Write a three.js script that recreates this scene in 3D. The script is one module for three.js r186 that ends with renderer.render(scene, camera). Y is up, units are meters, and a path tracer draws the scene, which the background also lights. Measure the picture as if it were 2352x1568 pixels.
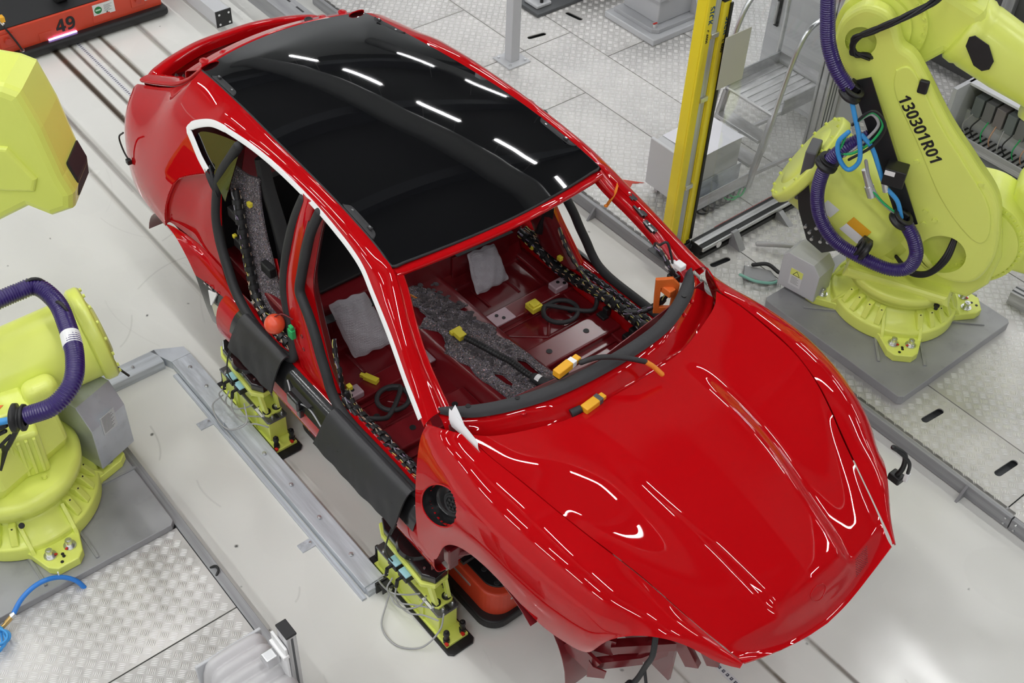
import * as THREE from 'three';
import { RoundedBoxGeometry } from 'three/addons/geometries/RoundedBoxGeometry.js';
import { mergeGeometries, toCreasedNormals } from 'three/addons/utils/BufferGeometryUtils.js';
import { RectAreaLightUniformsLib } from 'three/addons/lights/RectAreaLightUniformsLib.js';
import { FontLoader } from 'three/addons/loaders/FontLoader.js';
import { TextGeometry } from 'three/addons/geometries/TextGeometry.js';

// ---------- camera, lights, exposure ----------
const scene = new THREE.Scene();
scene.background = new THREE.Color(0x05060a);
const camera = new THREE.PerspectiveCamera(30.9223, 2352 / 1568, 0.05, 80);
camera.position.set(3.5, 4.97, 2.77);
camera.quaternion.setFromRotationMatrix(new THREE.Matrix4().makeBasis(
  new THREE.Vector3(0.6306169, 0.03661423, -0.77523011),
  new THREE.Vector3(-0.55839369, 0.71513291, -0.42045382),
  new THREE.Vector3(0.53899797, 0.69802888, 0.47142006)));
const renderer = new THREE.WebGLRenderer({ antialias: true });
renderer.toneMapping = THREE.LinearToneMapping;
renderer.toneMappingExposure = 1.42;
renderer.shadowMap.enabled = true;
RectAreaLightUniformsLib.init();
const CEIL = 7.6, LAMP_Y = 6.7;
// rows of tube lights: [z of the row, x of each tube]
const LAMP_ROWS = [[7.6, 0], [4.5, 1], [1.2, 0], [-5.3, 0], [-8.6, 1], [-11.8, 0]];
const LAMP_POWER = 66;

// ---------- helpers ----------
let seed = 12345;
const rnd = () => { seed = (seed * 1664525 + 1013904223) >>> 0; return seed / 4294967296; };
const R = (a, b) => a + (b - a) * rnd();
const V = (x, y, z) => new THREE.Vector3(x, y, z);
const PI = Math.PI;
const taken = {};
function numbered(n) { if (!(n in taken)) { taken[n] = 0; return n; } return n + '_' + String(++taken[n]).padStart(3, '0'); }
function shadow(o) { o.traverse(c => { if (c.isMesh) { c.castShadow = true; c.receiveShadow = true; } }); return o; }
function ud(o, label, category, group, kind) {
  if (label) o.userData.label = label; if (category) o.userData.category = category;
  if (group) o.userData.group = group; if (kind) o.userData.kind = kind; return o;
}
function thing(name, label, category, pos = [0, 0, 0], turn = 0, group) {
  const o = new THREE.Group(); o.name = numbered(name); o.position.set(...pos); o.rotation.y = turn; scene.add(o);
  return ud(o, label, category, group);
}
function prep(g) { if (g.index) g = g.toNonIndexed(); for (const k of Object.keys(g.attributes)) if (!['position', 'normal', 'uv'].includes(k)) g.deleteAttribute(k); if (!g.attributes.uv) g.setAttribute('uv', new THREE.BufferAttribute(new Float32Array(g.attributes.position.count * 2), 2)); if (!g.attributes.normal) g.computeVertexNormals(); return g; }
function merge(gs) { gs = (Array.isArray(gs) ? gs.flat(9) : [gs]).filter(Boolean); return gs.length === 1 ? gs[0] : mergeGeometries(gs.map(prep)); }
// one mesh, child of parent
function part(parent, name, gs, mat, label) { const m = new THREE.Mesh(merge(gs), mat); m.name = name; m.castShadow = m.receiveShadow = true; if (label) m.userData.label = label; parent.add(m); return m; }
// a mesh given in world coordinates, made part of an unturned thing
function partW(t, name, gs, mat, label) { const g = merge(gs); g.translate(-t.position.x, -t.position.y, -t.position.z); return part(t, name, g, mat, label); }
// one mesh that is a thing of its own
function solo(name, gs, mat, label, category, group, kind) { const m = part(scene, numbered(name), gs, mat); return ud(m, label, category, group, kind); }
// boxes: lo and hi corners
const bb = (x0, y0, z0, x1, y1, z1, r = 0) => {
  const w = Math.abs(x1 - x0), h = Math.abs(y1 - y0), d = Math.abs(z1 - z0); const rr = Math.min(r, w * .49, h * .49, d * .49);
  const g = rr > 0 ? new RoundedBoxGeometry(w, h, d, 2, rr) : new THREE.BoxGeometry(w, h, d);
  return g.translate((x0 + x1) / 2, (y0 + y1) / 2, (z0 + z1) / 2);
};
const cyl = (r0, r1, h, n = 24) => new THREE.CylinderGeometry(r1, r0, h, n);      // r0 bottom, r1 top, axis y, centred
const rodQ = (d) => new THREE.Quaternion().setFromUnitVectors(V(0, 1, 0), d);
function rod(a, b, r, r2, n = 14) { const A = V(...a), B = V(...b), d = B.clone().sub(A), L = d.length(); return cyl(r, r2 === undefined ? r : r2, L, n).applyQuaternion(rodQ(d.normalize())).translate((A.x + B.x) / 2, (A.y + B.y) / 2, (A.z + B.z) / 2); }
function bar(a, b, w, h, up = [0, 1, 0]) {  // box beam from a to b
  const A = V(...a), B = V(...b), d = B.clone().sub(A), L = d.length(); d.normalize();
  let s = d.clone().cross(V(...up)); if (s.length() < 1e-4) s = V(1, 0, 0); s.normalize(); const u = s.clone().cross(d);
  const m = new THREE.Matrix4().makeBasis(d, u, s).setPosition(A.clone().add(B).multiplyScalar(.5));
  return new THREE.BoxGeometry(L, h, w).applyMatrix4(m);
}
function curveOf(pts, closed = false) { return new THREE.CatmullRomCurve3(pts.map(p => V(...p)), closed, 'centripetal'); }
const tube = (pts, r, n = 60, k = 10, closed = false) => capTube(pts, r, n, k, closed);
function capTube(pts, r, n, k, closed) {
  const c = curveOf(pts, closed), g = new THREE.TubeGeometry(c, n, r, k, closed);
  if (closed) return g;
  return [g, new THREE.SphereGeometry(r, k, 6).translate(...pts[0]), new THREE.SphereGeometry(r, k, 6).translate(...pts[pts.length - 1])];
}
// corrugated hose: lathed rings swept on a curve
function hose(pts, r, pitch = .012, k = 16) {
  const c = curveOf(pts), L = c.getLength(), n = Math.max(20, Math.round(L / pitch * 4)), fr = c.computeFrenetFrames(n, false);
  const pos = [], idx = [], uv = [];
  for (let i = 0; i <= n; i++) {
    const p = c.getPointAt(i / n), rr = r * [1, 1, .9, .9][i % 4], N = fr.normals[i], B = fr.binormals[i];
    for (let j = 0; j <= k; j++) { const a = j / k * 2 * PI, q = p.clone().addScaledVector(N, rr * Math.cos(a)).addScaledVector(B, rr * Math.sin(a)); pos.push(q.x, q.y, q.z); uv.push(i / n, j / k); }
  }
  for (let i = 0; i < n; i++) for (let j = 0; j < k; j++) { const a = i * (k + 1) + j, b = a + k + 1; idx.push(a, a + 1, b, b, a + 1, b + 1); }
  const g = new THREE.BufferGeometry(); g.setAttribute('position', new THREE.Float32BufferAttribute(pos, 3)); g.setAttribute('uv', new THREE.Float32BufferAttribute(uv, 2)); g.setIndex(idx); g.computeVertexNormals(); return g;
}
function lathe(pts, n = 48) { return new THREE.LatheGeometry(pts.map(p => new THREE.Vector2(...p)), n); }
// flat outline [[x,y]...] pushed along +z by depth, bevelled
function slab(outline, depth, bev = 0, holes = [], smooth = false) {
  const s = new THREE.Shape(); const P = outline.map(p => new THREE.Vector2(...p));
  if (smooth) { const c = new THREE.SplineCurve([...P, P[0]]); s.setFromPoints(c.getPoints(P.length * 8)); } else s.setFromPoints(P);
  for (const h of holes) { const q = new THREE.Path(); if (h.r) q.absellipse(h.x, h.y, h.r, h.ry || h.r, 0, 2 * PI, true, h.rot || 0); else q.setFromPoints(h.map(p => new THREE.Vector2(...p))); s.holes.push(q); }
  const b = Math.min(bev, depth * .45);
  const g = new THREE.ExtrudeGeometry(s, { depth: depth - 2 * b, bevelEnabled: b > 0, bevelThickness: b, bevelSize: b, bevelOffset: -b, bevelSegments: 3, curveSegments: 24 });
  return g.translate(0, 0, b);
}
// outline in plan [[x,z]...], from y0 to y1
function plan(outline, y0, y1, bev = 0, holes = []) { return slab(outline.map(([x, z]) => [x, -z]), y1 - y0, bev, holes.map(h => h.r ? { ...h, y: -h.y } : h.map(([x, z]) => [x, -z]))).rotateX(-PI / 2).translate(0, y0, 0); }
// 1D spline through xs,ys
function sp(xs, ys) {
  const n = xs.length, m = xs.map((_, i) => i === 0 ? (ys[1] - ys[0]) / (xs[1] - xs[0]) : i === n - 1 ? (ys[n - 1] - ys[n - 2]) / (xs[n - 1] - xs[n - 2]) : (ys[i + 1] - ys[i - 1]) / (xs[i + 1] - xs[i - 1]));
  return x => {
    if (x <= xs[0]) return ys[0] + m[0] * (x - xs[0]); if (x >= xs[n - 1]) return ys[n - 1] + m[n - 1] * (x - xs[n - 1]);
    let i = 0; while (x > xs[i + 1]) i++; const h = xs[i + 1] - xs[i], t = (x - xs[i]) / h, t2 = t * t, t3 = t2 * t;
    return ys[i] * (2 * t3 - 3 * t2 + 1) + h * m[i] * (t3 - 2 * t2 + t) + ys[i + 1] * (-2 * t3 + 3 * t2) + h * m[i + 1] * (t3 - t2);
  };
}
const mix = (a, b, t) => a + (b - a) * t, clamp = (x, a, b) => Math.max(a, Math.min(b, x)), smooth = (a, b, x) => { const t = clamp((x - a) / (b - a), 0, 1); return t * t * (3 - 2 * t); };
function crv(pts, t) { // uniform Catmull-Rom through arrays of 3
  const n = pts.length - 1, f = clamp(t, 0, 1) * n, i = Math.min(Math.floor(f), n - 1), u = f - i, u2 = u * u, u3 = u2 * u;
  const p1 = pts[i], p2 = pts[i + 1], p0 = i > 0 ? pts[i - 1] : p1.map((v, k) => 2 * v - p2[k]), p3 = i < n - 1 ? pts[i + 2] : p2.map((v, k) => 2 * v - p1[k]);
  return p1.map((_, k) => .5 * (2 * p1[k] + (p2[k] - p0[k]) * u + (2 * p0[k] - 5 * p1[k] + 4 * p2[k] - p3[k]) * u2 + (3 * p1[k] - p0[k] - 3 * p2[k] + p3[k]) * u3));
}
// sheet over fn(u,v) with thickness (towards minus its normal) and rim; cut(p,u,v) true drops a cell
function sheet(nu, nv, fn, o = {}) {
  const W = nv + 1, P = []; for (let i = 0; i <= nu; i++) for (let j = 0; j <= nv; j++) P.push(fn(i / nu, j / nv));
  const keep = []; for (let i = 0; i < nu; i++) for (let j = 0; j < nv; j++) { const q = [0, 1, 2].map(k => (P[i * W + j][k] + P[(i + 1) * W + j + 1][k]) / 2); keep.push(!(o.cut && o.cut(q, (i + .5) / nu, (j + .5) / nv))); }
  const N = P.map((_, id) => { const i = Math.floor(id / W), j = id % W; const a = V(...P[Math.min(i + 1, nu) * W + j]).sub(V(...P[Math.max(i - 1, 0) * W + j])), b = V(...P[i * W + Math.min(j + 1, nv)]).sub(V(...P[i * W + Math.max(j - 1, 0)])); const n = a.cross(b).normalize(); if (o.flip) n.negate(); return n; });
  const pos = [], nor = [], uv = [], idx = []; const th = o.thick === undefined ? .006 : o.thick, M = P.length;
  for (let s = 0; s < 2; s++) P.forEach((p, k) => { const n = N[k]; pos.push(p[0] - n.x * th * s, p[1] - n.y * th * s, p[2] - n.z * th * s); nor.push(...(s ? [-n.x, -n.y, -n.z] : [n.x, n.y, n.z])); uv.push(p[0], p[2] + p[1]); });
  const quad = (a, b, c, d) => idx.push(a, b, c, b, d, c);
  const K = (i, j) => i >= 0 && j >= 0 && i < nu && j < nv && keep[i * nv + j];
  for (let i = 0; i < nu; i++) for (let j = 0; j < nv; j++) {
    if (!K(i, j)) continue; const a = i * W + j, b = a + W, c = a + 1, d = b + 1;
    if (o.flip) { quad(a, c, b, d); quad(M + a, M + b, M + c, M + d); } else { quad(a, b, c, d); quad(M + a, M + c, M + b, M + d); }
  }
  const rim = []; const wall = (a, b) => rim.push([a, b]);
  for (let i = 0; i < nu; i++) for (let j = 0; j < nv; j++) { if (!K(i, j)) continue; const a = i * W + j, b = a + W, c = a + 1, d = b + 1; if (!K(i - 1, j)) wall(a, c); if (!K(i + 1, j)) wall(d, b); if (!K(i, j - 1)) wall(b, a); if (!K(i, j + 1)) wall(c, d); }
  for (const [a, b] of rim) { // separate vertices, own normal
    const A = V(pos[3 * a], pos[3 * a + 1], pos[3 * a + 2]), B = V(pos[3 * b], pos[3 * b + 1], pos[3 * b + 2]), A2 = V(pos[3 * (M + a)], pos[3 * (M + a) + 1], pos[3 * (M + a) + 2]), B2 = V(pos[3 * (M + b)], pos[3 * (M + b) + 1], pos[3 * (M + b) + 2]);
    const n = B.clone().sub(A).cross(A2.clone().sub(A)).normalize(); const k = pos.length / 3;
    for (const q of [A, B, A2, B2]) { pos.push(q.x, q.y, q.z); nor.push(n.x, n.y, n.z); uv.push(q.x, q.z + q.y); } idx.push(k, k + 1, k + 2, k + 1, k + 3, k + 2);
  }
  const g = new THREE.BufferGeometry(); g.setAttribute('position', new THREE.Float32BufferAttribute(pos, 3)); g.setAttribute('normal', new THREE.Float32BufferAttribute(nor, 3)); g.setAttribute('uv', new THREE.Float32BufferAttribute(uv, 2)); g.setIndex(idx); return g;
}
const patch = (rows, nu, nv, o) => sheet(nu, nv, (u, v) => crv(rows.map(r => crv(r, v)), u), o);
function mirrorZ(g) { g = g.clone(); g.scale(1, 1, -1); if (g.index) { const a = g.index.array; for (let i = 0; i < a.length; i += 3) { const t = a[i]; a[i] = a[i + 1]; a[i + 1] = t; } } else { g = flipNI(g); } return g; }
function flipNI(g) { for (const k of Object.keys(g.attributes)) { const at = g.attributes[k], s = at.itemSize, a = at.array; for (let i = 0; i < at.count; i += 3) for (let c = 0; c < s; c++) { const t = a[i * s + c]; a[i * s + c] = a[(i + 1) * s + c]; a[(i + 1) * s + c] = t; } } return g; }
// uv in metres from the largest normal component
function uvm(g, s = 1) { g = prep(g); const p = g.attributes.position, n = g.attributes.normal, u = new Float32Array(p.count * 2); for (let i = 0; i < p.count; i++) { const ax = Math.abs(n.getX(i)), ay = Math.abs(n.getY(i)), az = Math.abs(n.getZ(i)); const [a, b] = ay >= ax && ay >= az ? [p.getX(i), p.getZ(i)] : ax >= az ? [p.getZ(i), p.getY(i)] : [p.getX(i), p.getY(i)]; u[2 * i] = a * s; u[2 * i + 1] = b * s; } g.setAttribute('uv', new THREE.BufferAttribute(u, 2)); return g; }
// ---------- textures ----------
function makeNoise(sd) { const p = new Float32Array(65536); let s = sd >>> 0; for (let i = 0; i < 65536; i++) { s = (s * 1664525 + 1013904223) >>> 0; p[i] = s / 4294967296; } return (x, y, per) => { const xi = Math.floor(x), yi = Math.floor(y), fx = x - xi, fy = y - yi, w = (a, b) => p[((((a % per) + per) % per) * 251 + (((b % per) + per) % per) * 1009 + 17) & 65535], sx = fx * fx * (3 - 2 * fx), sy = fy * fy * (3 - 2 * fy); return mix(mix(w(xi, yi), w(xi + 1, yi), sx), mix(w(xi, yi + 1), w(xi + 1, yi + 1), sx), sy); }; }
function dataTex(n, fn, srgb, rep = 1) {
  const d = new Uint8Array(n * n * 4); for (let j = 0; j < n; j++) for (let i = 0; i < n; i++) { const c = fn(i / n, j / n); const o = 4 * (j * n + i); d[o] = clamp(c[0], 0, 1) * 255; d[o + 1] = clamp(c[1], 0, 1) * 255; d[o + 2] = clamp(c[2], 0, 1) * 255; d[o + 3] = 255; }
  const t = new THREE.DataTexture(d, n, n, THREE.RGBAFormat); t.wrapS = t.wrapT = THREE.RepeatWrapping; t.magFilter = THREE.LinearFilter; t.minFilter = THREE.LinearMipmapLinearFilter; t.generateMipmaps = true; if (srgb) t.colorSpace = THREE.SRGBColorSpace; t.repeat.set(rep, rep); t.needsUpdate = true; return t;
}
function canvasTex(w, h, draw) { const c = document.createElement('canvas'); c.width = w; c.height = h; draw(c.getContext('2d'), w, h); const t = new THREE.CanvasTexture(c); t.colorSpace = THREE.SRGBColorSpace; return t; }
const std = (o) => new THREE.MeshStandardMaterial(o), phys = (o) => new THREE.MeshPhysicalMaterial(o);
const lin = (r, g, b) => new THREE.Color().setRGB(r, g, b);
const nz = makeNoise(7), nz2 = makeNoise(99);
const fbm = (x, y, per) => nz(x * per, y * per, per) * .5 + nz2(x * per * 2, y * per * 2, per * 2) * .3 + nz(x * per * 4, y * per * 4, per * 4) * .2;
const T = {
  grain: dataTex(256, (u, v) => { const a = fbm(u, v, 32); return [a, a, a]; }, false),
  brushed: dataTex(512, (u, v) => { const a = .8 + .2 * fbm(u, v, 6) - .12 * Math.max(0, fbm(u + .3, v, 40) - .62); return [a, a, a]; }, true),
  tread: dataTex(512, (u, v) => { const a = .78 + .22 * fbm(u, v, 5) - .25 * Math.max(0, fbm(u + .4, v + .2, 60) - .66); return [a, a * .995, a * .985]; }, true),
  treadRough: dataTex(512, (u, v) => { const a = .36 + .34 * fbm(u + .1, v, 4) + .1 * fbm(u, v, 32); return [a, a, a]; }, false),
  felt: dataTex(512, (u, v) => { const a = fbm(u, v, 90), b = nz(u * 160, v * 160, 160), c = nz2(u * 120, v * 120, 120); const k = .22 + .32 * a + (b > .8 ? .3 : 0) - (c > .8 ? .18 : 0); return [k * (c < .12 ? 1.35 : 1), k * (c > .45 && c < .5 ? 1.0 : .94), k * (c > .6 && c < .66 ? 1.25 : .95)]; }, true),
  feltBump: dataTex(256, (u, v) => { const a = fbm(u, v, 48); return [a, a, a]; }, false),
  bubble: dataTex(512, (u, v) => { const n = 26, r = Math.floor(v * n), x = (u * n + (r % 2) * .5) % 1 - .5, y = (v * n) % 1 - .5, d = Math.hypot(x, y) * 2.1; const h = d < 1 ? Math.sqrt(1 - d * d) : 0; return [h, h, h]; }, false),
};
// ---------- materials ----------
const M = {
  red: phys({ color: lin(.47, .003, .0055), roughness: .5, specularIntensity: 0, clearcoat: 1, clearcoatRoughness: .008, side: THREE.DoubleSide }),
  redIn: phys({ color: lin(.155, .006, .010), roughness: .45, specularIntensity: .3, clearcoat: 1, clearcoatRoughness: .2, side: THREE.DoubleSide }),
  glass: phys({ color: lin(.004, .0042, .005), roughness: .03, clearcoat: 1, clearcoatRoughness: .01, ior: 1.52 }),
  black: std({ color: lin(.012, .012, .013), roughness: .45 }),
  rubber: std({ color: lin(.022, .022, .024), roughness: .62, side: THREE.DoubleSide }),
  foam: std({ color: lin(.045, .045, .048), roughness: .9, bumpMap: T.grain, bumpScale: .002, side: THREE.DoubleSide }),
  blackGloss: phys({ color: lin(.01, .01, .011), roughness: .25, clearcoat: .6, clearcoatRoughness: .1, side: THREE.DoubleSide }),
  vinyl: phys({ color: lin(.03, .03, .033), roughness: .42, bumpMap: T.grain, bumpScale: .001, side: THREE.DoubleSide }),
  white: std({ color: lin(.86, .86, .86), roughness: .6, side: THREE.DoubleSide }),
  paper: std({ color: lin(.8, .8, .82), roughness: .8, side: THREE.DoubleSide }),
  lime: phys({ color: lin(.80, .88, .17), roughness: .42, clearcoat: .35, clearcoatRoughness: .2, bumpMap: T.grain, bumpScale: .0004 }),
  limeDim: phys({ color: lin(.78, .86, .16), roughness: .5, clearcoat: .2, clearcoatRoughness: .3 }),
  steel: std({ color: lin(.42, .425, .44), roughness: .45, metalness: .2, map: T.brushed }),
  steelDark: std({ color: lin(.10, .105, .11), roughness: .55, metalness: .2 }),
  galv: std({ color: lin(.70, .74, .80), roughness: .4, metalness: .35, map: T.brushed }),
  zinc: std({ color: lin(.72, .73, .74), roughness: .28, metalness: .95 }),
  alu: std({ color: lin(.74, .74, .75), roughness: .34, metalness: .6, map: T.brushed }),
  tread: std({ color: lin(.80, .795, .785), roughness: 1, roughnessMap: T.treadRough, metalness: .6, map: T.tread }),
  treadBar: std({ color: lin(.84, .83, .82), roughness: .3, metalness: .75 }),
  yellow: phys({ color: lin(.95, .78, .03), roughness: .4, clearcoat: .3, clearcoatRoughness: .2 }),
  orange: std({ color: lin(.80, .17, .03), roughness: .45 }),
  orangeCable: std({ color: lin(.85, .28, .03), roughness: .5 }),
  amber: std({ color: lin(.85, .42, .02), roughness: .45 }),
  conYellow: std({ color: lin(.78, .66, .05), roughness: .45 }),
  agv: phys({ color: lin(.62, .055, .02), roughness: .45, clearcoat: .2, clearcoatRoughness: .3 }),
  purple: phys({ color: lin(.030, .012, .13), roughness: .28, clearcoat: .4, clearcoatRoughness: .2 }),
  blue: phys({ color: lin(.03, .22, .70), roughness: .35 }),
  skyblue: phys({ color: lin(.05, .33, .75), roughness: .35 }),
  green: std({ color: lin(.02, .42, .12), roughness: .45 }),
  cableGrey: std({ color: lin(.42, .42, .43), roughness: .5 }),
  felt: std({ color: 0xffffff, roughness: 1, map: T.felt, bumpMap: T.feltBump, bumpScale: .006, side: THREE.DoubleSide }),
  bubble: phys({ color: lin(.80, .78, .82), roughness: .10, transmission: .55, thickness: 0, side: THREE.DoubleSide }),
  boxGrey: std({ color: lin(.55, .56, .58), roughness: .5 }),
  pale: std({ color: lin(.62, .64, .60), roughness: .6 }),
  brass: std({ color: lin(.62, .42, .16), roughness: .35, metalness: .9 }),
  redMark: std({ color: lin(.62, .02, .01), roughness: .5 }),
  pane: phys({ color: lin(.96, .97, .97), roughness: .02, transmission: 1, thickness: 0, ior: 1.45 }),
  copper: std({ color: lin(.62, .36, .24), roughness: .45, metalness: .3 }),
};
const treadM = M.tread;

// ---------- the hall ----------
function struct(name, gs, mat) { const m = part(scene, name, gs, mat); m.userData.kind = 'structure'; return m; }
const FX0 = -14, FX1 = 10, FZ0 = -14, FZ1 = 9;
{
  const W = 2048, H = 2048, x0 = -7, z0 = -5, sx = 12, sz = 10;   // the epoxy with its tyre tracks: 12 m by 10 m round the line
  const tex = canvasTex(W, H, (g) => {
    g.fillStyle = '#e8e8e3'; g.fillRect(0, 0, W, H);
    const X = x => (x - x0) / sx * W, Y = z => (z - z0) / sz * H;
    let s = 5; const r = () => (s = (s * 1103515245 + 12345) & 0x7fffffff) / 0x7fffffff;
    for (let i = 0; i < 2600; i++) { const a = .012 * r(); g.fillStyle = r() < .5 ? `rgba(120,118,108,${a})` : `rgba(255,255,250,${a})`; g.beginPath(); g.ellipse(r() * W, r() * H, 10 + 90 * r(), 6 + 50 * r(), r() * 3, 0, 7); g.fill(); }
    // tyre tracks of the transport vehicles, running along the line
    const track = (z, w, xa, xb, al) => { for (let i = 0; i < 46; i++) { const zz = z + (r() + r() - 1) * w, a = xa + (xb - xa) * r() * .5, b = xb - (xb - xa) * r() * .6; g.strokeStyle = `rgba(70,60,50,${al * (.3 + r())})`; g.lineWidth = 1 + 3 * r(); g.beginPath(); g.moveTo(X(a), Y(zz)); g.bezierCurveTo(X(mix(a, b, .3)), Y(zz + .02 * (r() - .5)), X(mix(a, b, .7)), Y(zz + .02 * (r() - .5)), X(b), Y(zz)); g.stroke(); } };
    track(.177, .03, -7, -1.5, .14); track(.18, .012, -7, -1.2, .24); track(.06, .02, -7, -2, .08); track(-.06, .02, -7, -2, .07); track(-.18, .03, -7, -1.8, .12); track(-.48, .03, -7, -1.8, .06); track(.48, .03, -7, -.8, .08); track(.62, .03, -7, 0, .04);
    track(.172, .015, 1.6, 5, .14); track(-.435, .015, 1.7, 5, .12); track(-.176, .012, 1.7, 5, .12); track(.45, .04, 1.6, 5, .04);
    for (let i = 0; i < 260; i++) { g.strokeStyle = `rgba(80,80,76,${.05 + .1 * r()})`; g.lineWidth = .6 + r(); const x = r() * W, y = r() * H, a = r() * 6, l = 10 + 60 * r(); g.beginPath(); g.moveTo(x, y); g.quadraticCurveTo(x + l * Math.cos(a), y + l * Math.sin(a), x + l * Math.cos(a + .3) * 1.6, y + l * Math.sin(a + .3) * 1.6); g.stroke(); }
    for (let i = 0; i < 420; i++) { g.fillStyle = `rgba(30,30,28,${.25 + .55 * r()})`; g.beginPath(); g.ellipse(r() * W, r() * H, .5 + 1.4 * r(), .5 + r(), r() * 3, 0, 7); g.fill(); }
  });
  tex.wrapS = tex.wrapT = THREE.MirroredRepeatWrapping; tex.anisotropy = 8;
  const g = bb(FX0, -.2, FZ0, FX1, 0, FZ1); const p = g.attributes.position, uv = g.attributes.uv;
  for (let i = 0; i < p.count; i++) uv.setXY(i, (p.getX(i) - x0) / sx, 1 - (p.getZ(i) - z0) / sz);
  struct('floor', g, std({ map: tex, roughness: .34, roughnessMap: T.grain, color: lin(.96, .96, .96) }));
}
const wallM = std({ color: lin(.45, .46, .47), roughness: .8 }), ceilM = std({ color: lin(.07, .072, .075), roughness: .9 });
struct('wall_back', bb(FX0 - .3, 0, FZ0, FX0, CEIL, FZ1), wallM); struct('wall_front', bb(FX1, 0, FZ0, FX1 + .3, CEIL, FZ1), wallM);
struct('wall_left', bb(FX0 - .3, 0, FZ0 - .3, FX1 + .3, CEIL, FZ0), wallM); struct('wall_right', bb(FX0 - .3, 0, FZ1, FX1 + .3, CEIL, FZ1 + .3), wallM);
struct('ceiling', bb(FX0 - .3, CEIL, FZ0 - .3, FX1 + .3, CEIL + .3, FZ1 + .3), ceilM);
// roof girders across the hall and round air ducts between the lamp rows (mirrored by the glass roof and the bonnet)
for (let k = 0; k < 6; k++) { const x = -12 + k * 4; struct('trim_' + (k + 1), [bb(x - .09, CEIL - .5, FZ0, x + .09, CEIL, FZ1), bb(x - .2, CEIL - .52, FZ0, x + .2, CEIL - .47, FZ1)], std({ color: lin(.10, .105, .12), roughness: .7 })); }
[[2.2, .32], [-4.1, .38], [-8.9, .3]].forEach(([z, r], k) => struct('trim_' + (k + 7), rod([FX0, CEIL - .95, z], [FX1, CEIL - .95, z], r, r, 28), std({ color: lin(.26, .265, .27), roughness: .5, metalness: .4 })));
// tube lamps
{
  const glow = std({ color: 0xffffff, emissive: 0xffffff, emissiveIntensity: 22, roughness: .6 }), body = std({ color: lin(.5, .5, .5), roughness: .5 });
  for (const [z, odd] of LAMP_ROWS) for (let k = 0; k < 8; k++) {
    const x = -12.3 + k * 2.75 + odd * .7; if (x > 8) continue;
    const o = thing('ceiling_lamp', 'white tube lamp hung below the hall roof', 'lamp', [x, LAMP_Y, z], 0, 'tube lamps under the hall roof');
    part(o, 'housing', [bb(-.78, .03, -.06, .78, .1, .06), rod([-.6, .1, 0], [-.6, CEIL - LAMP_Y, 0], .006), rod([.6, .1, 0], [.6, CEIL - LAMP_Y, 0], .006)], body);
    part(o, 'tube', bb(-.75, -.004, -.035, .75, .03, .035, .015), glow);
    const l = new THREE.RectAreaLight(0xffffff, LAMP_POWER, 1.5, .07); l.position.set(0, -.012, 0); l.rotation.x = -PI / 2; l.name = 'light'; o.add(l);
  }
}

// ---------- raised tread-plate floors ----------
const PY = .09;
function treadCell(h = .0022) {   // five raised bars
  const gs = []; for (let i = -2; i <= 2; i++) gs.push(new THREE.SphereGeometry(1, 8, 3, 0, 2 * PI, 0, PI / 2).scale(.0185, h, .0024).translate(0, 0, i * .0085)); return merge(gs);
}
const TC = treadCell();
function treadPlate(x0, z0, x1, z1, label, holes = [], cutFn) {
  const t = thing('tread_plate', label, 'floor plate', [(x0 + x1) / 2, PY - .008, (z0 + z1) / 2], 0, 'tread plates of the raised floors'); const cx = (x0 + x1) / 2, cz = (z0 + z1) / 2, gap = .0035;
  const out = [[x0 - cx + gap, z0 - cz + gap], [x1 - cx - gap, z0 - cz + gap], [x1 - cx - gap, z1 - cz - gap], [x0 - cx + gap, z1 - cz - gap]];
  const hs = holes.map(h => slot(h[0] - cx, h[1] - cz, h[2] - cx, h[3] - cz));
  part(t, 'plate', uvm(plan(out, 0, .008, 0, hs), .45), M.tread);
  const mats = [], c = .0452, q = Math.SQRT1_2; const m = new THREE.Matrix4(), Q = new THREE.Quaternion();
  const n = 140; for (let i = -n; i < n; i++) for (let j = -n; j < n; j++) {
    const x = (i * q + j * q) * c, z = (-i * q + j * q) * c; const px = Math.floor(cx / .064) * .064 + x, pz = Math.floor(cz / .064) * .064 + z;
    if (px < x0 + .02 || px > x1 - .02 || pz < z0 + .02 || pz > z1 - .02) continue; if (cutFn && cutFn(px, pz)) continue; if (holes.some(h => dseg(px, pz, ...h) < .045)) continue;
    Q.setFromAxisAngle(V(0, 1, 0), (i + j) & 1 ? PI / 4 : -PI / 4); mats.push(m.compose(V(px - cx, .008, pz - cz), Q, V(1, 1, 1)).clone());
  }
  if (mats.length) { const im = new THREE.InstancedMesh(TC, M.treadBar, mats.length); mats.forEach((mm, k) => im.setMatrixAt(k, mm)); im.name = 'tread_bars'; im.userData.kind = 'stuff'; im.castShadow = im.receiveShadow = true; t.add(im); }
  return t;
}
function dseg(px, pz, ax, az, bx, bz) { const dx = bx - ax, dz = bz - az, t = clamp(((px - ax) * dx + (pz - az) * dz) / (dx * dx + dz * dz), 0, 1); return Math.hypot(px - ax - t * dx, pz - az - t * dz); }
function slot(ax, az, bx, bz, r = .02) { const a = Math.atan2(bz - az, bx - ax), P = []; for (let k = 0; k <= 8; k++) { const t = a + PI / 2 + k / 8 * PI; P.push([ax + r * Math.cos(t), az + r * Math.sin(t)]); } for (let k = 0; k <= 8; k++) { const t = a - PI / 2 + k / 8 * PI; P.push([bx + r * Math.cos(t), bz + r * Math.sin(t)]); } return P.reverse(); }
struct('trim_20', bb(-4.3, 0, -6.2, 4.2, .045, -1.79), M.steelDark);
struct('trim_21', bb(-1.05, 0, 1.6, 2.6, .045, 4.2), M.steelDark);
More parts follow.
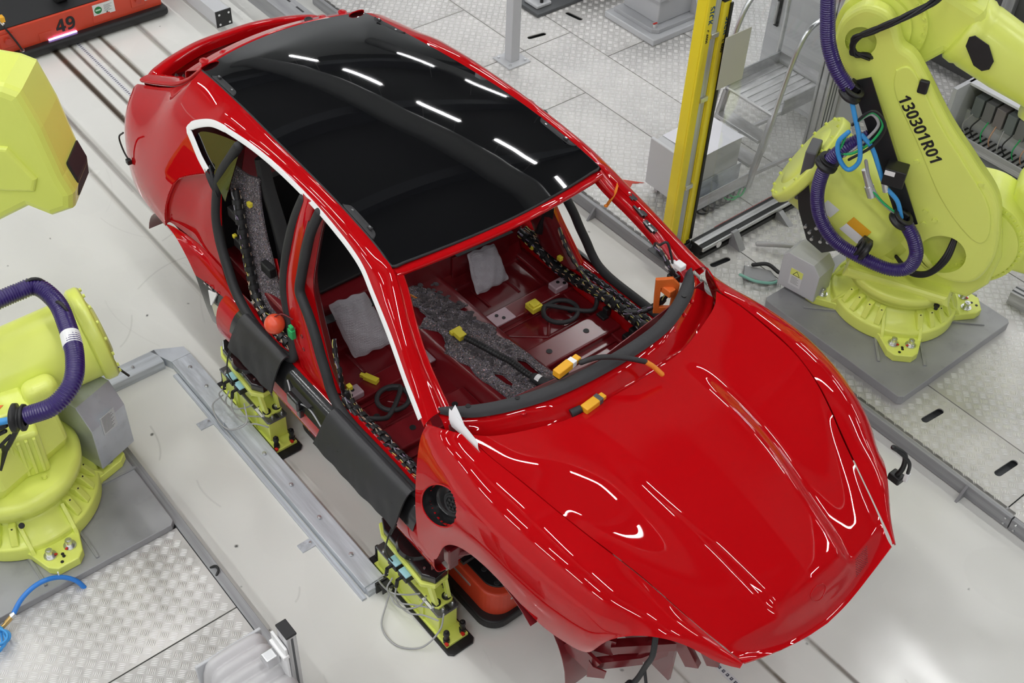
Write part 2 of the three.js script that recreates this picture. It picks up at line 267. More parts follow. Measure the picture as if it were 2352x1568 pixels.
const plates = [
  [-4.2, -2.56, -3.36, -1.755, 'tread plate farthest back on the raised floor beside the car tail'], [-3.36, -2.56, -2.623, -1.755, 'tread plate behind the car roof left of the square grey post'], [-2.623, -2.56, -1.93, -1.755, 'tread plate that carries the square grey post foot'], [-1.93, -2.56, -.27, -1.755, 'long tread plate beside the car between grey post and yellow light curtain'],
  [-4.2, -3.02, -2.623, -2.56, 'narrow tread plate with a black slot behind the grey post', [[-2.744, -2.715, -2.725, -2.835]]], [-2.623, -3.02, -.27, -2.56, 'narrow tread plate between grey post and grey machine pedestal'],
  [-4.2, -3.72, -2.2, -3.02, 'tread plate with a diagonal black slot at the top of the picture', [[-2.85, -3.19, -2.73, -3.21]]], [-2.2, -3.72, -.27, -3.02, 'tread plate around the grey machine pedestal'],
  [-4.2, -5.4, -.27, -3.72, 'tread plate furthest from the car beneath the machine pedestal'], [-.27, -2.157, 2.183, -1.755, 'long tread plate in front of the right robot with two black slots', [[1.548, -1.93, 1.558, -2.05], [2.017, -1.93, 2.026, -2.06], [-.047, -1.93, -.034, -2.04]]],
  [-.27, -3.35, 2.183, -2.157, 'wide tread plate under the right robot'], [-.27, -5.4, 2.183, -3.35, 'tread plate behind the right robot'], [2.183, -3.35, 4.1, -1.755, 'tread plate in the lower right corner of the picture'],
];
const onBase = (x, z) => (x > .36 && x < 1.42 && z > -2.98 && z < -1.88);
for (const [x0, z0, x1, z1, l, h] of plates) treadPlate(x0, z0, x1, z1, l, h || [], onBase);
treadPlate(-.25, 1.588, .325, 4.1, 'tread plate at the lower left between robot base plate and dark joint'); treadPlate(.325, 1.588, 2.5, 4.1, 'tread plate in the lower left corner under the grey bellows');
// edge beams of the raised floors
{
  const b = thing('edge_beam', 'grey painted steel edge beam of the raised floor beside the car', 'beam', [0, 0, -1.755]);
  part(b, 'beam', [bb(-4.25, .006, -.03, 2.235, PY, .022, .004), bb(-4.25, .0, -.03, 2.235, .02, .01)], M.steel); part(b, 'bracket', slab([[0, 0], [.085, 0], [.02, PY], [0, PY]], .014).rotateY(-PI / 2).translate(1.975, 0, .0), M.steel);
  part(b, 'bracket', slab([[0, 0], [.085, 0], [.02, PY], [0, PY]], .014).rotateY(-PI / 2).translate(-.9, 0, .0), M.steel);
  const b2 = thing('edge_beam', 'bolted front section of the grey edge beam at the lower right', 'beam', [2.24, 0, -1.755]); part(b2, 'beam', bb(0, .006, -.03, 2, PY - .004, .022, .004), M.steel);
  for (const [x, y] of [[.03, .07], [.03, .03], [-.03, .07], [-.03, .03]]) part(b2, 'bolt', rod([x, y, .02], [x, y, .03], .007, .006, 8), M.zinc);
  const f = thing('floor_frame', 'grey flat steel frame along the lower left tread plate', 'frame', [0, 0, 1.575]);
  part(f, 'frame', [bb(-1.1, 0, -.035, .62, PY + .001, .012, .003)], M.steel); part(f, 'grip', tube([[.06, PY, .0], [.075, PY + .012, -.02], [.1, PY + .012, -.02], [.115, PY, .0]], .006, 20, 8), M.black);
}
// ---------- the car body ----------
const car = thing('car_body', 'unfinished glossy red car body with black glass roof and no doors or windscreen', 'car body');
const bsp = (pts, t) => { const n = pts.length - 1, f = clamp(t, 0, 1) * n, i = Math.min(Math.floor(f), n - 1), u = f - i, p1 = pts[i], p2 = pts[i + 1], p0 = i > 0 ? pts[i - 1] : p1.map((v, k) => 2 * v - p2[k]), p3 = i < n - 1 ? pts[i + 2] : p2.map((v, k) => 2 * v - p1[k]); const a = (1 - u) ** 3 / 6, b = (3 * u ** 3 - 6 * u * u + 4) / 6, c = (-3 * u ** 3 + 3 * u * u + 3 * u + 1) / 6, d = u ** 3 / 6; return p1.map((_, k) => a * p0[k] + b * p1[k] + c * p2[k] + d * p3[k]); };
const softPatch = (rows, nu, nv, o) => sheet(nu, nv, (u, v) => bsp(rows.map(r => bsp(r, v)), u), o);
const both = (name, g, mat, par = car) => [part(par, name, g, mat), part(par, name, mirrorZ(merge(g)), mat)];
const hoodSideZ = sp([.92, 1.06, 1.245, 1.415, 1.567, 1.687, 1.812, 1.952, 2.095, 2.238], [.722, .728, .712, .695, .663, .624, .579, .537, .493, .445]);
const hoodSideY = sp([.92, 1.06, 1.245, 1.415, 1.567, 1.687, 1.812, 1.952, 2.095, 2.238], [1.222, 1.230, 1.238, 1.232, 1.205, 1.168, 1.116, 1.056, .996, .940]);
const hoodMidY = sp([1.10, 1.25, 1.45, 1.65, 1.85, 2.0, 2.1, 2.17, 2.22, 2.26, 2.292], [1.195, 1.192, 1.176, 1.148, 1.105, 1.062, 1.030, 1.000, .965, .915, .858]);
const hoodRearX = z => sp([0, .18, .332, .447, .566, .654, .72], [1.10, 1.094, 1.082, 1.05, 1.01, .97, .915])(Math.abs(z));
const hoodFrontX = z => sp([0, .117, .213, .307, .376, .445], [2.292, 2.284, 2.272, 2.258, 2.248, 2.238])(Math.abs(z));
const hoodFrontY = z => sp([0, .117, .213, .307, .376, .445], [.858, .862, .873, .893, .914, .940])(Math.abs(z));
function hoodPoint(u, v) {          // u rear to front, v from left to right edge
  const s = 2 * v - 1, a = Math.abs(s); const ue = 1 - Math.pow(1 - u, 1.25);
  const xe = mix(.915, 2.238, ue), we = hoodSideZ(xe) - mix(.0035, .007, ue) - .006 * smooth(.86, 1, ue), xr = hoodRearX(a * .72), xf = hoodFrontX(a * .445);
  const x = mix(xr, xf, ue), z = s * we;
  const ym = hoodMidY(mix(1.10, 2.292, ue)), ye = hoodSideY(xe);
  // dome in the middle, hollow beside it, rise to the wing; the leading edge rolls down
  let y = mix(ym, ye, Math.pow(a, 2.6)); const dome = smooth(.02, .3, ue) * (1 - smooth(.88, .97, ue));
  y += dome * (.016 * (1 - smooth(.36, .46, a)) - .012 * smooth(.40, .5, a) * (1 - smooth(.5, .92, a)));
  const roll = smooth(.93, 1, ue); y = mix(y, mix(y, hoodFrontY(a * .445), .85), roll);
  return [x, y, z];
}
const hood = part(car, 'hood', sheet(110, 120, hoodPoint, { thick: .008, flip: true }), M.red);
// emblem seat and sensor grid near the nose
{
  const onHood = (u, v, e = .002) => { const p = hoodPoint(u, v); return [p[0], p[1] + e, p[2]]; };
  const ring = []; for (let k = 0; k <= 24; k++) { const t = k / 24 * 2 * PI, sx = Math.cos(t), sy = Math.sin(t), w = (sy > 0 ? 1 : 1 - .25 * sy * sy); ring.push(onHood(.885 + .020 * sy * (sy < 0 ? 1 : 1), .5 + .046 * sx * w, .0015)); }
  part(hood, 'emblem_seat', tube(ring, .0022, 90, 6), M.red);
  const gr = []; for (let i = 0; i < 8; i++) for (let j = 0; j < 9; j++) gr.push(new THREE.SphereGeometry(.0032, 6, 4).scale(1, .4, 1).translate(...onHood(.895 + i * .006, .14 + j * .011 + .002 * i, .001)));
  const q = part(hood, 'sensor_dots', gr, M.redIn); q.userData.kind = 'stuff';
}
// front wings
const sh = x => [x, hoodSideY(x) - .002, hoodSideZ(x) + .002];
const wingRows = [
  [[.763, 1.211, .81], [.754, 1.175, .818], [.75, 1.13, .832], [.765, 1.06, .858], [.79, .98, .885], [.812, .862, .91], [.838, .72, .926], [.856, .63, .93]],
  [[.85, 1.221, .77], [.842, 1.195, .812], [.838, 1.14, .845], [.845, 1.06, .872], [.862, .98, .893], [.885, .862, .914], [.915, .72, .927], [.932, .60, .927]],
  [sh(.92), [.92, 1.208, .80], [.92, 1.155, .85], [.925, 1.07, .882], [.935, .98, .902], [.95, .862, .918], [.968, .72, .927], [.982, .605, .925]],
  [sh(.99), [.99, 1.218, .795], [.99, 1.175, .85], [.992, 1.09, .89], [.996, .99, .908], [1.0, .88, .920], [1.004, .79, .924], [1.006, .715, .925]],
  [sh(1.055), [1.054, 1.225, .792], [1.053, 1.185, .852], [1.052, 1.105, .894], [1.05, 1.02, .912], [1.048, .93, .921], [1.046, .86, .922], [1.045, .802, .92]],
  [sh(1.15), [1.145, 1.229, .788], [1.14, 1.195, .853], [1.134, 1.125, .897], [1.128, 1.05, .914], [1.122, .975, .920], [1.118, .91, .918], [1.115, .858, .914]],
  [sh(1.245), [1.24, 1.232, .782], [1.234, 1.2, .85], [1.225, 1.135, .896], [1.216, 1.06, .913], [1.208, .985, .918], [1.202, .93, .915], [1.198, .886, .91]],
  [sh(1.33), [1.325, 1.231, .775], [1.318, 1.2, .845], [1.308, 1.14, .892], [1.3, 1.065, .909], [1.292, .99, .913], [1.287, .935, .910], [1.284, .892, .904]],
  [sh(1.43), [1.425, 1.224, .768], [1.418, 1.196, .836], [1.408, 1.135, .883], [1.4, 1.06, .901], [1.392, .985, .906], [1.387, .93, .903], [1.384, .884, .898]],
  [sh(1.567), [1.56, 1.204, .745], [1.553, 1.18, .815], [1.545, 1.12, .862], [1.538, 1.045, .883], [1.533, .965, .888], [1.53, .895, .884], [1.528, .832, .878]],
  [sh(1.64), [1.636, 1.187, .73], [1.63, 1.165, .797], [1.622, 1.105, .845], [1.613, 1.03, .868], [1.605, .945, .874], [1.597, .87, .869], [1.59, .79, .858]],
  [sh(1.72), [1.722, 1.163, .695], [1.722, 1.145, .765], [1.722, 1.092, .815], [1.72, 1.02, .84], [1.718, .935, .846], [1.712, .85, .838], [1.706, .77, .82]],
  [sh(1.80), [1.803, 1.13, .655], [1.806, 1.118, .725], [1.808, 1.072, .777], [1.808, 1.0, .805], [1.806, .92, .812], [1.8, .84, .803], [1.79, .762, .782]],
  [sh(1.85), [1.852, 1.108, .628], [1.854, 1.1, .69], [1.855, 1.065, .738], [1.853, 1.02, .763], [1.848, .98, .777], [1.838, .955, .784], [1.83, .938, .79]],
  [sh(1.95), [1.951, 1.066, .57], [1.952, 1.074, .605], [1.953, 1.073, .635], [1.953, 1.066, .658], [1.953, 1.058, .675], [1.953, 1.05, .688], [1.952, 1.042, .70]],
  [sh(2.07), [2.071, 1.014, .52], [2.072, 1.02, .537], [2.073, 1.022, .55], [2.074, 1.022, .562], [2.074, 1.02, .571], [2.074, 1.017, .578], [2.074, 1.013, .585]],
  [sh(2.16), [2.161, .972, .484], [2.163, .97, .493], [2.164, .966, .499], [2.165, .96, .504], [2.166, .951, .508], [2.166, .942, .511], [2.166, .930, .513]],
  [sh(2.235), [2.236, .941, .448], [2.236, .940, .450], [2.236, .938, .452], [2.236, .936, .453], [2.236, .934, .454], [2.236, .931, .455], [2.236, .928, .455]],
];
const CP = [1.0, 1.0];   // centre of the charging socket, x and y
const inPort = (p) => { const dx = (p[0] - CP[0]), dy = (p[1] - CP[1]); const a = dx * .75 - dy * .66, b = dx * .66 + dy * .75; return (a / .085) ** 2 + (b / .112) ** 2 < 1; };
const wingR = part(car, 'front_fender', softPatch(wingRows, 190, 72, { thick: .006, flip: false, cut: inPort }), M.red, 'right front fender with the round charging socket');
part(car, 'front_fender', mirrorZ(softPatch(wingRows, 120, 50, { thick: .006 })), M.red);
// charging socket in the right wing: oval black bowl with a round plug face
{
  const ex = V(.75, -.66, .10).normalize(), n = V(.10, .26, .96).normalize(), ey = n.clone().cross(ex).normalize(); ex.copy(ey.clone().cross(n)).normalize();
  const m = new THREE.Matrix4().makeBasis(ex, ey, n).setPosition(V(CP[0], CP[1], .908));
  const oval = (r, dx) => { const P = []; for (let k = 0; k < 40; k++) { const t = k / 40 * 2 * PI; P.push([r * .092 * Math.cos(t) + (dx || 0), r * .119 * Math.sin(t)]); } return P; };
  const bowl = sheet(10, 48, (u, v) => { const t = v * 2 * PI, r = u < .75 ? mix(1.02, .80, u / .75) : mix(.80, .0, (u - .75) / .25); const d = u < .75 ? mix(.014, -.062, Math.pow(u / .75, .8)) : -.062; return [r * .092 * Math.cos(t), r * .119 * Math.sin(t), d]; }, { thick: .002 }).applyMatrix4(m);
  const port = part(wingR, 'charging_port', [bowl], M.blackGloss, 'black oval charging socket bowl');
  const ringPts = oval(1.0).map(([x, y]) => V(x, y, .013).applyMatrix4(m).toArray()); part(port, 'rim', tube(ringPts, .0035, 90, 8, true), M.red);
  const s = (g) => g.rotateX(PI / 2).translate(.012, .02, 0).applyMatrix4(m);
  part(port, 'socket', [s(cyl(.056, .05, .03, 32).translate(0, .0, 0).translate(0, -.045, 0)), s(new THREE.TorusGeometry(.036, .006, 8, 28).rotateX(PI / 2).translate(0, -.028, 0)), ...[0, 1, 2, 3, 4, 5, 6].map(k => s(cyl(.0065, .0065, .01, 10).translate(k ? .02 * Math.cos(k * 1.047) : 0, -.027, k ? .02 * Math.sin(k * 1.047) : 0)))], M.rubber);
}
// glass roof
const gX = [-1.573, -1.404, -1.08, -.817, -.571, -.384, -.217, -.068, .085, .215], gE = sp(gX, [.486, .496, .518, .537, .551, .559, .565, .571, .577, .583]), gY = sp(gX, [1.567, 1.588, 1.612, 1.624, 1.629, 1.628, 1.621, 1.609, 1.590, 1.562]);
const crown = sp([-1.65, -1.2, -.6, -.1, .29], [.014, .030, .036, .034, .028]);
const glassPoint = (u, v) => { const s = 2 * v - 1, a2 = s * s; const x0 = mix(-1.642, -1.568, a2), x1 = mix(.288, .212, Math.pow(a2, .9)); const xe = mix(-1.57, .215, u), x = mix(x0, x1, u); return [x, gY(xe) + crown(x) * (1 - a2), s * gE(xe)]; };
const roof = part(car, 'roof_glass', sheet(80, 60, glassPoint, { thick: .006, flip: false }), M.glass, 'black glass roof panel');
{
  const edge = []; for (let k = 0; k <= 20; k++) edge.push(glassPoint(k / 20, 1)); for (let k = 1; k <= 20; k++) edge.push(glassPoint(1, 1 - k / 20)); for (let k = 1; k <= 20; k++) edge.push(glassPoint(1 - k / 20, 0));
  part(roof, 'glass_seal', [tube(edge.map(p => [p[0], p[1] - .004, p[2]]), .008, 240, 8)], M.rubber);
  // lifting-handle pads moulded at the side of the glass
  for (const [x, sgn] of [[-1.34, 1], [-.06, 1], [-1.34, -1], [-.06, -1]]) {
    const L = .125, z0 = t => gE(x + t) - .001; const rowsP = []; for (let k = 0; k <= 10; k++) { const t = mix(-L, L, k / 10), w = .038 * Math.pow(Math.max(0, 1 - Math.pow(Math.abs(t) / L, 4)), .5) + .002; rowsP.push([[x + t, gY(x + t) + .006, z0(t)], [x + t, gY(x + t) + .012, z0(t) - w * .5], [x + t, gY(x + t) + .008, z0(t) - w]]); }
    let g = merge([patch(rowsP, 30, 6, { thick: .006 }), ...[-.07, .07].map(d => bb(x + d - .014, gY(x) + .009, gE(x + d) - .028, x + d + .014, gY(x) + .017, gE(x + d) - .012, .003))]); if (sgn < 0) g = mirrorZ(g);
    const pd = part(roof, 'edge_clip', g, M.rubber); for (const d of [-.07, .07]) part(pd, 'clip_pin', bb(x + d - .006, gY(x) + .016, sgn * (gE(x + d) - .023), x + d + .006, gY(x) + .019, sgn * (gE(x + d) - .016)), M.zinc);
  }
}
// roof rails and windscreen pillars: from the glass edge out to the door opening
const fz = y => .68 + (1.5 - y) * .45;
const tapeXY = [[-1.339, 1.436], [-1.315, 1.464], [-1.247, 1.507], [-1.17, 1.543], [-1.086, 1.563], [-1.01, 1.574], [-.827, 1.594], [-.637, 1.602], [-.449, 1.600], [-.262, 1.589], [-.122, 1.574], [.017, 1.553], [.117, 1.527], [.221, 1.476], [.405, 1.383], [.575, 1.285], [.722, 1.207]];
const tapeP = tapeXY.map(([x, y]) => [x, y, fz(y) + .001]);
const gI = x => [x, gY(x) - .004, gE(x) + .005];
const innerE = [...[-1.57, -1.42, -1.26, -1.12, -.98, -.80, -.63, -.44, -.255, -.115, .022, .13].map(gI), [.225, 1.556, .592], [.30, 1.505, .612], [.415, 1.430, .656], [.541, 1.348, .693], [.655, 1.272, .711], [.745, 1.212, .722]];
const outerE = [[-1.50, 1.475, .655], [-1.40, 1.480, .672], [-1.247, 1.507, .677], [-1.13, 1.553, .656], [-1.01, 1.574, .647], [-.827, 1.594, .638], [-.637, 1.602, .634], [-.449, 1.600, .635], [-.262, 1.589, .640], [-.122, 1.574, .647], [.017, 1.553, .656], [.117, 1.527, .668], [.221, 1.476, .691], [.315, 1.430, .712], [.44, 1.364, .741], [.575, 1.285, .777], [.66, 1.242, .797], [.755, 1.196, .820]];
const railRows = innerE.map((a, i) => { const b = outerE[i], l = (t, dy, dz) => [mix(a[0], b[0], t), mix(a[1], b[1], t) + dy, mix(a[2], b[2], t) + dz]; return [a, l(.22, .010, .004), l(.5, .014, .010), l(.8, .008, .008), b, [b[0], b[1] - .012, b[2] - .012], [b[0], b[1] - .018, b[2] - .04]]; });
both('roof_rail', patch(railRows, 150, 36, { thick: .004 }), M.red);
// windscreen pillar ledge (bonding flange) on the inside of the pillars and under the header
const flangeRows = innerE.slice(12).map((a, i) => [[a[0], a[1], a[2]], [a[0] + .0, a[1] - .012, a[2] - .014], [a[0] + .012, a[1] - .016, a[2] - .038], [a[0] - .01, a[1] - .045, a[2] - .044]]);
both('windscreen_flange', patch(flangeRows, 50, 10, { thick: .003, flip: true }), M.red);
const header = []; for (let k = 0; k <= 12; k++) { const s = 2 * k / 12 - 1, a2 = s * s, x = mix(.297, .218, Math.pow(a2, .9)), y = mix(1.588, 1.548, a2), z = s * .583; header.push([[x - .012, y - .004, z], [x + .022, y - .004, z], [x + .034, y - .018, z], [x + .018, y - .034, z], [x - .06, y - .046, z], [x - .16, y - .03, z]]); }
part(car, 'windscreen_header', patch(header, 40, 24, { thick: .003 }), M.red);
// white masking tape round the door opening
const tapeLoop = [[-1.105, 1.340, fz(1.340)], [-1.19, 1.366, fz(1.366)], [-1.27, 1.402, fz(1.402)], [-1.316, 1.422, fz(1.422)], ...tapeP.slice(0)];
function ribbon(pts, w, side, n = 120, lift = .004) {  // flat strip lying on the body side
  const c = curveOf(pts), P = [], idx = [], uv = []; for (let i = 0; i <= n; i++) { const p = c.getPointAt(i / n), t = c.getTangentAt(i / n), nrm = V(0, .46, .89), s = t.clone().cross(nrm).normalize(); nrm.copy(s.clone().cross(t)).normalize(); const ww = typeof w === 'function' ? w(i / n) : w; for (const [k, h] of [[-.5, 0], [-.45, lift], [.45, lift], [.5, 0]]) { const q = p.clone().addScaledVector(s, k * ww).addScaledVector(nrm, h * side); P.push(q.x, q.y, q.z); uv.push(i / n, k); } }
  for (let i = 0; i < n; i++) for (let j = 0; j < 3; j++) { const a = i * 4 + j, b = a + 4; idx.push(a, b, a + 1, b, b + 1, a + 1); } const g = new THREE.BufferGeometry(); g.setAttribute('position', new THREE.Float32BufferAttribute(P, 3)); g.setAttribute('uv', new THREE.Float32BufferAttribute(uv, 2)); g.setIndex(idx); g.computeVertexNormals(); return g;
}
part(car, 'masking_tape', ribbon(tapeLoop, t => t < .12 ? .034 : t < .24 ? mix(.044, .032, (t - .12) / .12) : .027, 1, 200, .006), M.white, 'white protective tape edging the door opening');
// rear side panels
const qRows = [
  [-.95, [1.618, .530], [1.60, .598], [1.568, .650], [1.45, .702], [1.33, .757], [1.2, .814], [1.08, .862], [.98, .886], [.86, .89]],
  [-1.15, [1.606, .513], [1.588, .594], [1.545, .660], [1.43, .711], [1.31, .766], [1.19, .819], [1.08, .862], [.98, .886], [.84, .89]],
  [-1.32, [1.594, .500], [1.565, .594], [1.508, .672], [1.40, .725], [1.28, .778], [1.16, .829], [1.05, .870], [.96, .889], [.855, .89]],
  [-1.45, [1.584, .492], [1.538, .596], [1.468, .678], [1.365, .735], [1.25, .788], [1.14, .836], [1.03, .876], [.94, .890], [.868, .888]],
  [-1.571, [1.555, .489], [1.508, .597], [1.43, .676], [1.33, .734], [1.225, .786], [1.12, .834], [1.02, .870], [.935, .886], [.860, .882]],
  [-1.70, [1.430, .522], [1.400, .602], [1.345, .674], [1.27, .731], [1.185, .781], [1.09, .827], [1.0, .858], [.92, .872], [.838, .868]],
  [-1.83, [1.345, .550], [1.320, .617], [1.28, .680], [1.218, .733], [1.145, .781], [1.06, .820], [.98, .843], [.905, .853], [.842, .852]],
  [-2.0, [1.272, .572], [1.262, .622], [1.235, .676], [1.19, .727], [1.125, .767], [1.04, .792], [.95, .804], [.88, .806], [.82, .804]],
  [-2.12, [1.23, .583], [1.224, .618], [1.205, .657], [1.165, .698], [1.10, .728], [1.03, .742], [.95, .748], [.88, .748], [.82, .746]],
  [-2.2, [1.195, .588], [1.192, .602], [1.178, .618], [1.145, .636], [1.09, .65], [1.02, .658], [.95, .662], [.88, .662], [.82, .66]],
].map(([x, ...q]) => q.map(([y, z]) => [x, y, z]));
const doorCut = [[-.5, 1.66], [-1.01, 1.574], [-1.086, 1.563], [-1.17, 1.543], [-1.247, 1.507], [-1.315, 1.464], [-1.339, 1.436], [-1.316, 1.425], [-1.19, 1.372], [-1.105, 1.335], [-1.21, 1.27], [-1.315, 1.20], [-1.352, 1.155], [-1.375, 1.09], [-1.395, 1.0], [-1.42, .86], [-1.42, .5], [-.5, .5]];
function inside(poly, x, y) { let c = false; for (let i = 0, j = poly.length - 1; i < poly.length; j = i++) { const [xi, yi] = poly[i], [xj, yj] = poly[j]; if ((yi > y) !== (yj > y) && x < (xj - xi) * (y - yi) / (yj - yi) + xi) c = !c; } return c; }
const archCut = (p) => p[1] < .90 && Math.hypot((p[0] + 1.43) / 1.0, p[1] - .45) < .40;
const qCut = p => inside(doorCut, p[0], p[1]) || archCut(p) || (p[0] > -1.48 && p[2] < .60);
const quarterG = softPatch(qRows, 230, 150, { thick: .005, cut: qCut, flip: true });
const quarter = both('rear_quarter_panel', quarterG, M.red)[0];
// dark joint of the door shut and rolled arch edge
const shutP = [[-1.10, 1.33], [-1.21, 1.268], [-1.315, 1.199], [-1.352, 1.155], [-1.376, 1.09], [-1.398, 1.0], [-1.425, .875]].map(([x, y]) => [x, y, sp([.86, .98, 1.08, 1.2, 1.33], [.890, .884, .856, .812, .753])(y) - .004]);
both('shut_flange', [tube(shutP, .007, 60, 8)], M.red);
const jambRows = shutP.map(([x, y, z], i) => { const t = i / 6; const sx = mix(-1.045, -1.02, t), sy = [1.335, 1.22, 1.12, 1.04, .96, .88, .79][i], sz = [.712, .728, .745, .757, .77, .782, .792][i]; const l = (k, dz) => [mix(x, sx, k), mix(y, sy, k), mix(z, sz, k) + dz]; return [[x, y, z], [x + .012, y - .002, z - .028], l(.35, -.030), l(.62, -.012), l(.85, -.006), [sx, sy, sz]]; });
both('rear_door_jamb', patch(jambRows, 60, 40, { thick: .004, flip: true }), M.red);
// front face of the rear wheel arch, black underbody coat, with stickers
const legRows = [[[-1.43, .868, .888], [-1.36, .872, .862], [-1.2, .86, .825], [-1.02, .80, .795]], [[-1.30, .85, .89], [-1.22, .845, .858], [-1.1, .80, .822], [-.97, .742, .805]], [[-1.215, .782, .888], [-1.13, .77, .855], [-1.0, .73, .826], [-.90, .702, .81]], [[-1.165, .70, .882], [-1.08, .685, .858], [-.95, .665, .835], [-.82, .672, .816]]];
both('arch_face', patch(legRows, 24, 24, { thick: .005, flip: true }), M.red);
const leg2 = [[[-1.165, .70, .882], [-1.08, .685, .858], [-.95, .665, .835], [-.82, .672, .816]], [[-1.13, .60, .88], [-1.05, .60, .868], [-.9, .60, .85], [-.74, .635, .828]], [[-1.105, .50, .875], [-1.02, .515, .872], [-.88, .53, .862], [-.70, .57, .845]], [[-1.08, .43, .868], [-1.0, .45, .87], [-.86, .47, .868], [-.68, .52, .858]]];
const coat = both('underbody_coat', patch(leg2, 24, 24, { thick: .005, flip: true }), M.blackGloss)[0];
{
  const lay = (u, v, e) => { const p = crv(leg2.map(r => crv(r, v)), u); return [p[0], p[1] + e * .6, p[2] + e]; };
  part(coat, 'sticker', sheet(6, 6, (u, v) => lay(mix(.36, .74, u), mix(.30, .62, v) - .1 * u * 0, .004), { thick: .001, flip: true }), std({ side: THREE.DoubleSide, roughness: .7, map: canvasTex(256, 256, (g) => { g.fillStyle = '#d9d6c2'; g.fillRect(0, 0, 256, 256); g.fillStyle = '#3a3a34'; g.font = '26px sans-serif'; g.fillText('PO513', 14, 40); g.font = '11px sans-serif'; for (let k = 0; k < 9; k++) g.fillRect(14, 60 + k * 12, 90 + (k * 37) % 70, 3); g.fillStyle = '#2c7a44'; g.beginPath(); g.arc(215, 225, 12, 0, 7); g.fill(); }) }), 'cream paper sticker');
  part(coat, 'clip', [slab([[-.03, .03], [.03, .03], [.004, -.045], [-.004, -.045]], .012, .003).rotateX(-.35).rotateY(.35).translate(...lay(.20, .42, .008))], M.white, 'white triangular clip');
  part(coat, 'bolt', [new THREE.TorusGeometry(.012, .004, 6, 16).rotateX(.4).translate(...lay(.04, .4, .01)), new THREE.TorusGeometry(.009, .003, 6, 12).rotateX(.4).translate(...lay(.04, .28, .01)), new THREE.TorusGeometry(.009, .003, 6, 12).rotateX(.4).translate(...lay(.04, .52, .01))], M.zinc);
}
// quarter window, dark, behind the tape
both('quarter_window', sheet(16, 10, (u, v) => { const x = mix(-1.29, -.93, u), top = mix(1.425, 1.55, Math.pow(u, .6)), bot = mix(1.40, 1.27, u); const y = mix(bot, top, v); return [x, y, fz(y) - .018]; }, { thick: .004, flip: false }), M.glass);
// rear roof member, tailgate frame
const memb = []; for (let k = 0; k <= 16; k++) { const s = 2 * k / 16 - 1, a2 = s * s, xg = mix(-1.646, -1.572, a2), yg = mix(1.588, 1.568, a2), z = s * mix(.50, .53, a2); memb.push([[xg + .004, yg - .006, s * .488], [xg - .02, yg - .006, s * .493], [xg - .05, yg - .020, s * .498], [xg - .10, yg - .044, s * .506], [xg - .145, yg - .070, s * .512], [xg - .16, yg - .115, s * .512]]); }
const member = part(car, 'rear_roof_member', patch(memb, 60, 24, { thick: .004, flip: true }), M.red);
part(member, 'hinge_boss', [...[-.42, -.3, -.12, .12, .3, .42].map(z => new THREE.SphereGeometry(.024, 14, 8).scale(1.2, .45, 1).translate(-1.69 + .06 * z * z * 4 * .25, 1.548 - .02 * z * z * 4 * .3, z))], M.red);
part(member, 'grommet', [new THREE.TorusGeometry(.018, .006, 8, 20).rotateX(PI / 2).translate(-1.685, 1.567, -.21), cyl(.017, .017, .004, 16).translate(-1.685, 1.567, -.21)], M.black);
const tg = []; for (let k = 0; k <= 20; k++) { const s = 2 * k / 20 - 1, a = Math.abs(s), z = s * .575; const x = sp([0, .2, .36, .6, .72, .9, 1], [-2.277, -2.274, -2.262, -2.225, -2.205, -2.17, -2.14])(a), y = sp([0, .6, .9, 1], [1.285, 1.285, 1.265, 1.24])(a); tg.push([[x + .085, y - .03, z * .94], [x + .075, y + .018, z * .95], [x + .045, y + .022, z * .98], [x + .012, y + .012, z], [x, y, z], [x + .006, y - .03, z], [x + .05, y - .14, z], [x + .03, y - .42, z]]); }
const gate = part(car, 'tailgate', patch(tg, 80, 40, { thick: .006, flip: true }), M.red);
const sideT = [[-1.571, 1.569, .488], [-1.633, 1.509, .505], [-1.70, 1.449, .52], [-1.816, 1.372, .545], [-2.011, 1.29, .572], [-2.15, 1.240, .588]].map(([x, y, z], i) => [[x, y - .03, z - .115], [x, y + .020, z - .095], [x, y + .028, z - .05], [x - .004, y + .020, z - .008], [x - .004, y + .008, z + .004], [x, y - .006, z - .004]]);
{ const g = patch(sideT, 40, 14, { thick: .005 }); part(gate, 'side_frame', g, M.red); part(gate, 'side_frame', mirrorZ(g), M.red); part(gate, 'rubber_plug', [new THREE.ConeGeometry(.016, .03, 8).translate(-1.93, 1.352, .475), new THREE.ConeGeometry(.016, .03, 8).translate(-1.86, 1.378, .465)], M.black); }
// luggage floor, seat back and inner rear sides: dark
part(car, 'luggage_floor', [bb(-2.16, .80, -.56, -1.15, .83, .56), bb(-2.17, .80, -.56, -2.14, 1.2, .56)], M.redIn);
part(car, 'rear_seat_wall', [bb(-1.18, .70, -.70, -1.14, 1.12, .70)], M.black);
both('inner_quarter', sheet(10, 10, (u, v) => { const x = mix(-2.12, -1.14, u), top = sp([-2.12, -1.83, -1.6, -1.4, -1.14], [1.18, 1.26, 1.38, 1.42, 1.38])(x); return [x, mix(.80, top, v), mix(.68, .52, v)]; }, { thick: .004 }), M.redIn);
